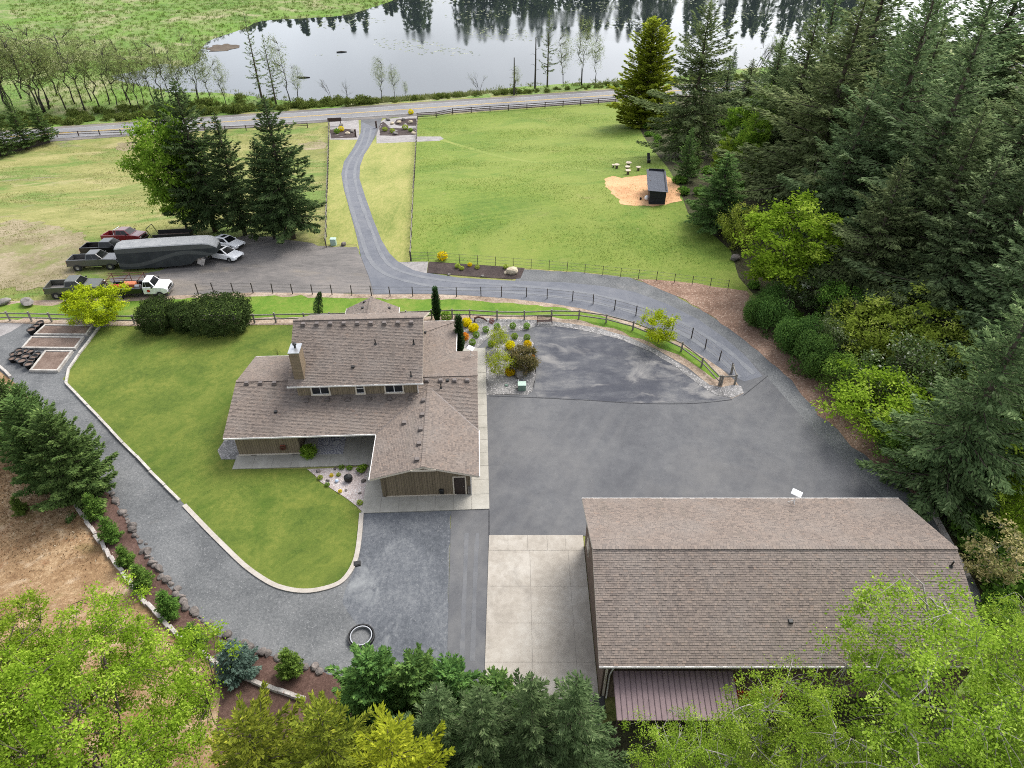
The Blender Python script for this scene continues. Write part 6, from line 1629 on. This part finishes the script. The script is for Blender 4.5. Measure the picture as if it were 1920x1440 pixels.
# ---- left cluster and foreground
LC = 'cedars beside the gravel path'
for x, y, a, w, k, lab in ((62,835,716,1.,0,'rear left cedar of the clump beside the gravel path'),(100,850,724,.9,1,'rear right cedar of the clump beside the gravel path'),(112,905,748,1.05,1,'middle cedar of the clump beside the gravel path'),(162,928,772,1.1,0,'nearest cedar of the clump, overhanging the mulch')):
    grow('cedar_tree', lab, 'cedar tree', LEY[k], 10, x, y, a, LC, w)
for i, (x, y) in enumerate(((183,968),(212,1012),(240,1058),(272,1102),(322,1152),(372,1210))):
    plant('young_fir', 'waist-high young fir in the mulch strip, %s from the cedar clump' % ORD[i], 'young fir', YFIR[i % 3], ground(x, y), None, random.uniform(.95, 1.2), 'young firs in the mulch strip')
plant('young_fir', 'small green seedling alone on the brown bank', 'young fir', YFIR[1], ground(42, 962), None, .85)
plant('shrub', 'green shrub at the left frame edge on the brown bank', 'shrub', UNDER[0], ground(2, 822), None, .9, None, ('stems', 'foliage'))
plant('blue_spruce', 'small blue spruce at the end of the mulch strip', 'spruce', BSPR, ground(448, 1262), None, 1.0)
plant('young_fir', 'young fir between blue spruce and dark cedars', 'young fir', YFIR[0], ground(548, 1262), None, 1.2)
# foreground: bottom of the picture
plant('maple_tree', 'big spring-green maple filling the lower left corner', 'maple tree', BIGMAPLE, (-20.6, 16.6, 0), .4, (1.0, 1.0, .96))
plant('maple_tree', 'spring-green maple crown cut off by the left frame edge', 'maple tree', BIGMAPLE, (-28.0, 18.0, 0), 2.4, (.9, .9, .82))
for i, (x, y, h, k, lab) in enumerate(((-11.4, 14.6, 12.6, 0, 'yellow-green cedar right of the big maple'), (-8.2, 14.8, 12.6, 0, 'yellow-green cedar with pale dead twigs at the bottom'), (-5.0, 13.6, 13.6, 1, 'golden cedar at the bottom edge left of the spruces'))):
    plant('golden_cedar', lab, 'cedar tree', GCED[k], (x, y, 0), None, (h / 13 * .9, h / 13 * .9, h / 13), 'yellowing cedars in the foreground')
for i, (x, y, h, lab) in enumerate(((-7.4, 19.6, 8.6, 'dark green cedar beside the fire ring'), (-5.2, 19.6, 8.0, 'second dark green cedar from the fire ring'), (-3.2, 19.4, 7.8, 'third dark green cedar from the fire ring'), (-.8, 19.0, 7.4, 'dark green cedar overlapping the concrete pad corner'))):
    plant('dark_cedar', lab, 'cedar tree', CED[i % 2], (x, y, 0), None, (h / 9 * 1.0, h / 9 * 1.0, h / 9), 'dark cedars along the yard')
for i, (x, y, h, lab) in enumerate(((-3.4, 16.4, 11.6, 'leftmost grey-green spruce at the bottom edge'), (-1.4, 16.0, 12.2, 'second grey-green spruce from the left at the bottom edge'), (.9, 16.4, 12.4, 'third grey-green spruce from the left at the bottom edge'), (2.9, 16.5, 12.2, 'rightmost grey-green spruce next to the birches'), (-5.2, 16.0, 9.6, 'low grey-green spruce by the golden cedar'))):
    plant('spruce_tree', lab, 'spruce tree', SPR[i % 2], (x, y, 0), None, (h / 12, h / 12, h / 12), 'grey-green spruces in the foreground')
for i, (x, y, h, k, w, lab) in enumerate(((21.0, 17.9, 13.4, 0, 1.1, 'tall birch spreading over the workshop roof'), (13.2, 16.0, 10.2, 1, .95, 'birch in front of the red pipe rack'), (8.6, 15.0, 8.8, 2, .9, 'birch in front of the lean-to roof'), (17.0, 14.2, 9.4, 2, .95, 'low birch at the bottom edge below the tall one'), (25.6, 15.9, 10.8, 1, .95, 'birch at the bottom right corner'), (27.6, 21.0, 10.0, 0, .75, 'birch off the right end of the workshop'))):
    plant('birch_tree', lab, 'birch tree', BIRCH[k], (x, y, 0), None, (h / 12 * w, h / 12 * w, h / 12), 'birches behind the workshop')
# ---- gardens
plant('japanese_maple', 'glowing yellow-green maple by the rail fence above the raised beds', 'maple tree', JMAPLE, ground(192, 606), .3, 1.15)
for i, (x, y, w, h) in enumerate(((302, 614, 1.0, 1.12), (347, 613, .8, .95), (418, 614, 1.5, 1.22))):
    plant('laurel_bush', ('left round laurel of the clipped hedge', 'low middle laurel of the clipped hedge', 'largest laurel at the right end of the clipped hedge')[i], 'bush', LAUREL[i], ground(x, y), None, (w, w * .8, h), 'laurel hedge by the lawn', ('stems', 'foliage'))
plant('small_tree', 'yellow-green small tree on the rock border of the loop', 'tree', LOOPT, ground(1232, 642), .5, 1.15)
plant('weeping_tree', 'airy pale tree at the top of the front rock bed', 'tree', WEEP, ground(936, 660), .2, 1.0)
plant('weeping_tree', 'airy pale tree beside the side walkway in the rock bed', 'tree', WEEP, ground(935, 706), 2., 1.05)
plant('bronze_maple', 'bronze-leaved maple in the front rock bed', 'maple tree', BRONZE, ground(980, 694), .2, 1.0)
for i, (x, y, s, k, lab) in enumerate(((876,611,1.,0,'yellow azalea farthest back by the rail fence'),(888,621,1.,0,'yellow azalea in front of the farthest one'),(872,637,.9,1,'orange-yellow azalea beside the tall cypress'),(956,654,.95,0,'yellow azalea in the middle of the front bed'),(989,651,.8,0,'yellow azalea at the corner of the front bed'),(956,703,.95,0,'yellow azalea beside the round boulder'),(998,672,.45,1,'small orange azalea at the asphalt edge'))):
    plant('azalea_bush', lab, 'azalea', AZA[k], ground(x, y), None, s, 'flowering azaleas', ('stems', 'blossoms'))
for i, (x, y) in enumerate(((886,647),(893,633),(911,623),(932,617.5),(961.5,616),(987.5,616.5),(921,650),(965,635.5),(988,638))):
    plant('boxwood_ball', 'small round boxwood, %s' % ('beside the cypress nearest the walkway','second from the walkway in the curved row','third from the walkway in the curved row','fourth from the walkway in the curved row','fifth in the row along the path','at the far end of the row by the bench','on the walkway corner of the front bed','on the path side of the front bed','beside the corner azalea of the front bed')[i], 'boxwood', BOX, ground(x, y), None, 1.0, 'clipped boxwood balls', ('stems', 'foliage'))
for x, y, a, lab in ((820,604,543,'tall thin cypress behind the house'),(863,664,596,'tall thin cypress between house wing and rock border')):
    grow('cypress_tree', lab, 'cypress', CYP, 5.2, x, y, a, 'pencil cypresses by the house', 1.0)
g = ground(603, 600); o = thing('twisted_topiary', 'twisted dark topiary conifer by the rail fence behind the house', 'topiary', g)
pp = [(0, 0, 0), (-.15, 0, 1.), (.05, 0, 2.), (.35, 0, 3.2)]; MB().tube(pp, [.1, .08, .06, .03], 6).build('trunk', M['bark_brown'], o)
r_ = np.random.default_rng(5); lv = Leaves(); t_ = r_.uniform(.05, 1, 1500); cx = np.interp(t_, [0, .33, .66, 1], [0, -.18, .0, .4]); rr_ = .45 * np.sin(np.clip(t_ * 2.6 + .4, 0, 3.0)) + .1
u = unit(r_.normal(0, 1, (1500, 3))); C = np.stack([cx, 0 * t_, t_ * 3.4], 1) + u * rr_[:, None] * [1, 1, .4]
lv.add(C, u * .4 + [0, 0, .8], u, .2, .07, r_.random(1500)); link('crown', lv.mesh('crown', lf['cypress']), o)
plant('fern', 'green fern in a pot at the corner of the patio wall', 'fern', FERN, hl(-14.2, 5.55, .1), 0, 1.2, None, ('stems', 'fronds'))
plant('green_shrub', 'bright green shrub right behind the house wing', 'shrub', BOX, ground(837, 602), 0, 1.6, None, ('stems', 'foliage'))
plant('twiggy_bush', 'twiggy bush by the left house wall on the lawn', 'bush', TWIG, ground(522, 668), 0, (.28, .28, .4))
tag(link('red_shrub', shrub(299, .3, .35, leafmat('red_leaf', L(.12,.03,.02), L(.22,.06,.04)), 300, (.08, .05), 1)[1], None, ground(922, 607)), 'small red-leaved shrub on the river rock by the fence', 'shrub')
SM = shrub(301, .26, .2, lf['boxwood'], 320, (.1, .05), 1); SY = shrub(302, .26, .2, lf['azalea'], 300, (.1, .05), 1); SO = shrub(303, .26, .2, lf['olive'], 320, (.1, .05), 1)
for x, y, s, k, lab in ((641,879,1.3,0,'green mound plant below the patio in the rock garden'),(656,880,1.3,0,'round green plant above the fountain'),(678,884,2.,0,'spreading green plant beside the garage eave'),(683,878,1.4,0,'second green plant beside the garage eave'),(601,898,1.2,2,'olive mound at the left of the rock garden'),(622,893,.9,1,'yellow plant left of the fountain'),(635,892,1.,2,'olive mound beside the fountain'),(614,911,1.1,0,'blue-green plant low in the rock garden'),(638,923,.9,1,'yellow plant low in the rock garden'),(675,945,1.3,2,'olive mound at the bottom tip of the rock garden'),
        (858,502,1.8,2,'left small plant in the mulch bed by the drive'),(866,506,1.6,2,'front small plant in the mulch bed by the drive'),(881,499,1.5,1,'yellow plant in the mulch bed by the drive'),(895,504,1.6,2,'middle pale plant in the mulch bed by the drive'),(948,503,1.6,2,'plant left of the tan boulder in the mulch bed'),(830,487,3.4,1,'yellow-green shrub behind the mulch bed at the fence'),
        (722,246,3.5,2,'left plant in the right entry bed'),(736,249,3.5,2,'middle plant in the right entry bed'),(760,243,4,2,'large pale plant in the right entry bed'),(770,247,3,0,'green plant in the right entry bed'),(640,246,4,1,'yellow plant in the left entry bed'),(632,250,4,0,'green plant in the left entry bed'),(771,214,4,1,'yellow-green shrub at the road above the entry bed')):
    plant('garden_plant', lab, 'plant', (SM, SY, SO)[k], ground(x, y), None, s * .75, 'small garden plants', ('stems', 'foliage'))
# shrubs and ground cover that nobody could count
def cover(name, label, cat, mes, places, mat=None):
    """merge copies of bush meshes into one mass"""
    Vs, rn = [], []
    for (x, y, z, s, a, k, sz) in places:
        me = mes[k][1]; n = len(me.vertices)
        co = np.empty(n * 3, np.float32); me.vertices.foreach_get('co', co); co = co.reshape(-1, 3)
        at_ = np.empty(n, np.float32); me.attributes['rnd'].data.foreach_get('value', at_)
        ca, sa = math.cos(a), math.sin(a)
        Vs.append(np.stack([x + s * (co[:, 0] * ca - co[:, 1] * sa), y + s * (co[:, 0] * sa + co[:, 1] * ca), z + sz * co[:, 2]], 1)); rn.append(at_)
    V = np.concatenate(Vs); rn = np.concatenate(rn); n = len(V)
    me = bpy.data.meshes.new(name); me.vertices.add(n); me.loops.add(n); me.polygons.add(n // 4)
    me.vertices.foreach_set('co', V.astype(np.float32).ravel()); me.loops.foreach_set('vertex_index', np.arange(n, dtype=np.int32)); me.polygons.foreach_set('loop_start', np.arange(0, n, 4, dtype=np.int32))
    me.attributes.new('rnd', 'FLOAT', 'POINT').data.foreach_set('value', rn); me.materials.append(mat or mes[0][1].materials[0]); me.update(calc_edges=True)
    return tag(link(name, me), label, cat, None, 'stuff')
pl = []
for _ in range(620):
    x = random.uniform(-165, 95); s = random.uniform(198.4, 202.8) if random.random() < .6 or x > -62 else random.uniform(202, 213)
    dens = 1. if x < -62 else (.9 if x < -40 else (.5 if x < 0 else .55))
    if random.random() > dens: continue
    px_, py_ = road_pt(x, s); sc_ = random.uniform(.3, .85) * (1 if x < -38 else .65); pl.append((px_, py_, H(px_, py_) - .2, sc_, random.uniform(0, 6), random.randint(0, 1), sc_ * random.uniform(.7, 1.5)))
cover('bramble_bank', 'tangled green brambles along the lake side of the road', 'brambles', BRAM, pl)
pl = []
FL = [tuple(p[:2]) for p in pts([(1180,190),(1330,160),(1500,150)])] + [(120, 200), (120, 10), (30, 12)] + [tuple(p[:2]) for p in pts([(1850,1180),(1790,1020),(1735,925),(1650,835),(1570,748),(1490,660),(1440,580),(1400,530),(1370,470),(1290,400),(1240,300)])]
xs_ = rng.uniform(10, 95, 1500); ys_ = rng.uniform(10, 180, 1500); ok = inside(FL, xs_, ys_)
for x, y in zip(xs_[ok][:360], ys_[ok][:360]):
    s = random.uniform(.6, 1.3); pl.append((x, y, H(x, y) - .1, s, random.uniform(0, 6), random.randint(0, 1), s * random.uniform(.6, 1.1)))
for x, y in [(1800,1040),(1830,1080),(1850,1030),(1780,980),(1760,930),(1812,1010),(1850,1120),(1870,1060),(1800,960),(1740,890),(1760,950),(1830,1000),(1790,1000),(1845,1150),(1890,1100),(1895,1040)]:
    g = ground(x, y); s = random.uniform(.8, 1.2); pl.append((g.x + .8, g.y, -.1, s, random.uniform(0, 6), random.randint(0, 1), s))
cover('understorey', 'green undergrowth on the forest floor', 'undergrowth', UNDER, pl)
# marsh tufts and reeds: blades
def tufts(name, label, cat, pos, n, h, mat, lift=0):
    r = np.random.default_rng(len(pos)); P_ = np.repeat(np.array(pos), n, 0); k = len(P_)
    hh = h * r.uniform(.5, 1.2, k); C = P_ + r.normal(0, .45, (k, 3)) * [1, 1, 0]; C[:, 2] += hh * .4 + lift
    D = r.normal(0, .45, (k, 3)) + [0, 0, 1]; N = r.normal(0, 1, (k, 3))
    me = leaf_mesh(name, C, D, N, hh, .16 * h ** .5, r.random(k), mat)
    return tag(link(name, me), label, cat, None, 'stuff')
lp = np.array([(p[0], p[1]) for p in LAKE])
X_ = rng.uniform(-230, 60, 9000); Y_ = rng.uniform(190, 360, 9000); D_ = lake_depth(X_, Y_); S_ = Y_ - .22 * (X_ + 40)
ok = (D_ < -1.0) & (S_ > 203) & (X_ > -.62 * Y_ - 5)
pos = [(a, b, WATER_Z + .25) for a, b in zip(X_[ok], Y_[ok])][:3600]
tufts('marsh_tufts', 'rough green marsh grass beyond the inlet', 'grass', pos, 9, 1.0, lf['grass'])
ok = (D_ < 1.) & (D_ > -3.5) & (S_ > 198.5)
pos = [(a, b, WATER_Z + .15) for a, b in zip(X_[ok], Y_[ok])][:1200]
X2 = rng.uniform(-60, 60, 4000); S2 = rng.uniform(199, 206, 4000); Y2 = S2 + .22 * (X2 + 40); D2 = lake_depth(X2, Y2); o2 = (D2 < .6) & (D2 > -5)
pos += [(a, b, max(WATER_Z + .1, H(a, b) - .2)) for a, b in zip(X2[o2], Y2[o2])][:900]
tufts('shore_reeds', 'pale reeds fringing the lake shore', 'reeds', pos, 10, 1.1, lf['reed'])
# rough tussocks in the pasture and the field
def poly_tufts(name, label, px, n, mat, h, m=4):
    P = [(p.x, p.y) for p in pts(px)]; xs = [p[0] for p in P]; ys = [p[1] for p in P]
    r = np.random.default_rng(n); X_ = r.uniform(min(xs), max(xs), n * 3); Y_ = r.uniform(min(ys), max(ys), n * 3); nz = np.sin(X_ * .21 + 2 * np.sin(Y_ * .13)) + np.sin(Y_ * .31 + X_ * .11)
    ok = inside(P, X_, Y_) & (nz + r.normal(0, .7, len(X_)) > .2)
    return tufts(name, label, 'grass', np.stack([X_[ok], Y_[ok], hz(X_[ok], Y_[ok])], 1)[:n], m, h, mat)
lf['pasture_blade'] = leafmat('pasture_blade', L(.12,.18,.026), L(.16,.215,.036), L(.24,.255,.07), .3)
lf['field_blade'] = leafmat('field_blade', L(.15,.18,.045), L(.23,.235,.075), L(.36,.32,.15), .3)
poly_tufts('pasture_tussocks', 'rough grass tussocks across the pasture', [(786,226),(1155,194),(1230,300),(1290,400),(1370,480),(1380,540),(1200,516),(1000,500),(800,488),(776,480),(782,270)], 9000, lf['pasture_blade'], .17)
poly_tufts('field_tussocks', 'rough dry grass tussocks across the left field', [(-60,330),(110,268),(300,256),(608,244),(610,455),(420,440),(200,500),(120,560),(-60,565)], 9000, lf['field_blade'], .2)
lf['litter'] = leafmat('dry_litter', L(.14,.08,.04), L(.32,.23,.14), L(.55,.47,.35), .2)
poly_tufts('bank_litter', 'dry stalks and litter on the bare brown bank', [(-200,690),(0,705),(60,750),(140,945),(225,1075),(330,1200),(380,1300),(0,1300),(-200,1100)], 7000, lf['litter'], .22, 3)
# lily pads
r = np.random.default_rng(3); X_ = r.uniform(-75, 130, 6000); Y_ = r.uniform(255, 400, 6000)
nz = np.sin(X_ * .09 + np.sin(Y_ * .05) * 2) * np.cos(Y_ * .11 + X_ * .03); ok = inside(lp, X_, Y_) & (nz > .35) & (Y_ > 250 + 22 * np.sin(X_ * .03)) & (lake_depth(X_, Y_) > 4)
C = np.stack([X_[ok], Y_[ok], np.full(ok.sum(), WATER_Z + .03)], 1); k = len(C); a = r.uniform(0, 6.28, k)
M['lily'] = leafmat('lily_pad', L(.12,.16,.07), L(.3,.33,.22), L(.45,.46,.38), .1)
tag(link('lily_pads', leaf_mesh('lily_pads', C, np.stack([np.cos(a), np.sin(a), 0 * a], 1), np.tile([0, 0, 1.], (k, 1)), r.uniform(.7, 2.0, k), r.uniform(.5, 1.3, k), r.random(k), M['lily'], 0.)), 'floating lily pads on the far lake', 'lily pads', None, 'stuff')
mud = sheet('mud_bar', [(p.x, p.y) for p in smooth_line([atz(x, y, WATER_Z) for x, y in ((392,90),(408,84),(428,82),(446,86),(440,93),(420,97),(400,95))], 3, True)], earthy('mud', [L(.07,.055,.04), L(.1,.08,.06), L(.13,.11,.08)], .3, 2), 0, flat=WATER_Z + .06, ragged=.9)
for k, (px_, py_, lab) in enumerate(((640,98,'dark floating log in the middle of the inlet water'), (570,146,'thin log at the water edge by the sparse tree'))):
    g = atz(px_, py_, WATER_Z); tag(MB().tube([(-1.6, 0, .1), (0, .15, .16), (1.8, 0, .08)], [.2, .24, .12], 6).build('floating_log', M['bark_dark'], None, g, .2), lab, 'log')
# wood on the far shore: seen only as its reflection in the lake
lv = Leaves(); tb = MB(); r = np.random.default_rng(11)
for i in range(210):
    x = r.uniform(-150, 190); y = r.uniform(404, 430) if x > -70 else r.uniform(372, 400)
    if -44 < x < -30: continue
    hh = r.uniform(20, 33) * (.62 if x < -60 else 1); rad = hh * r.uniform(.15, .24); n = 240
    t_ = r.random(n) ** .8; R_ = rad * (1 - t_) ** .8 + .2; a = r.uniform(0, 6.28, n); q = np.sqrt(r.uniform(.3, 1, n))
    C = np.stack([x + R_ * q * np.cos(a), y + R_ * q * np.sin(a), WATER_Z + .5 + t_ * hh], 1)
    D = np.stack([np.cos(a), np.sin(a), -.25 + 0 * a], 1) + r.normal(0, .2, (n, 3))
    lv.add(C, D, r.normal(0, .4, (n, 3)) + [0, 0, 1], 2.7, 1.3, .5 + r.normal(0, .2, n) + .15 * r.normal())
tag(link('far_wood', lv.mesh('far_wood', lf['fir'])), 'dark conifer wood on the far shore mirrored in the lake', 'wood', None, 'stuff')
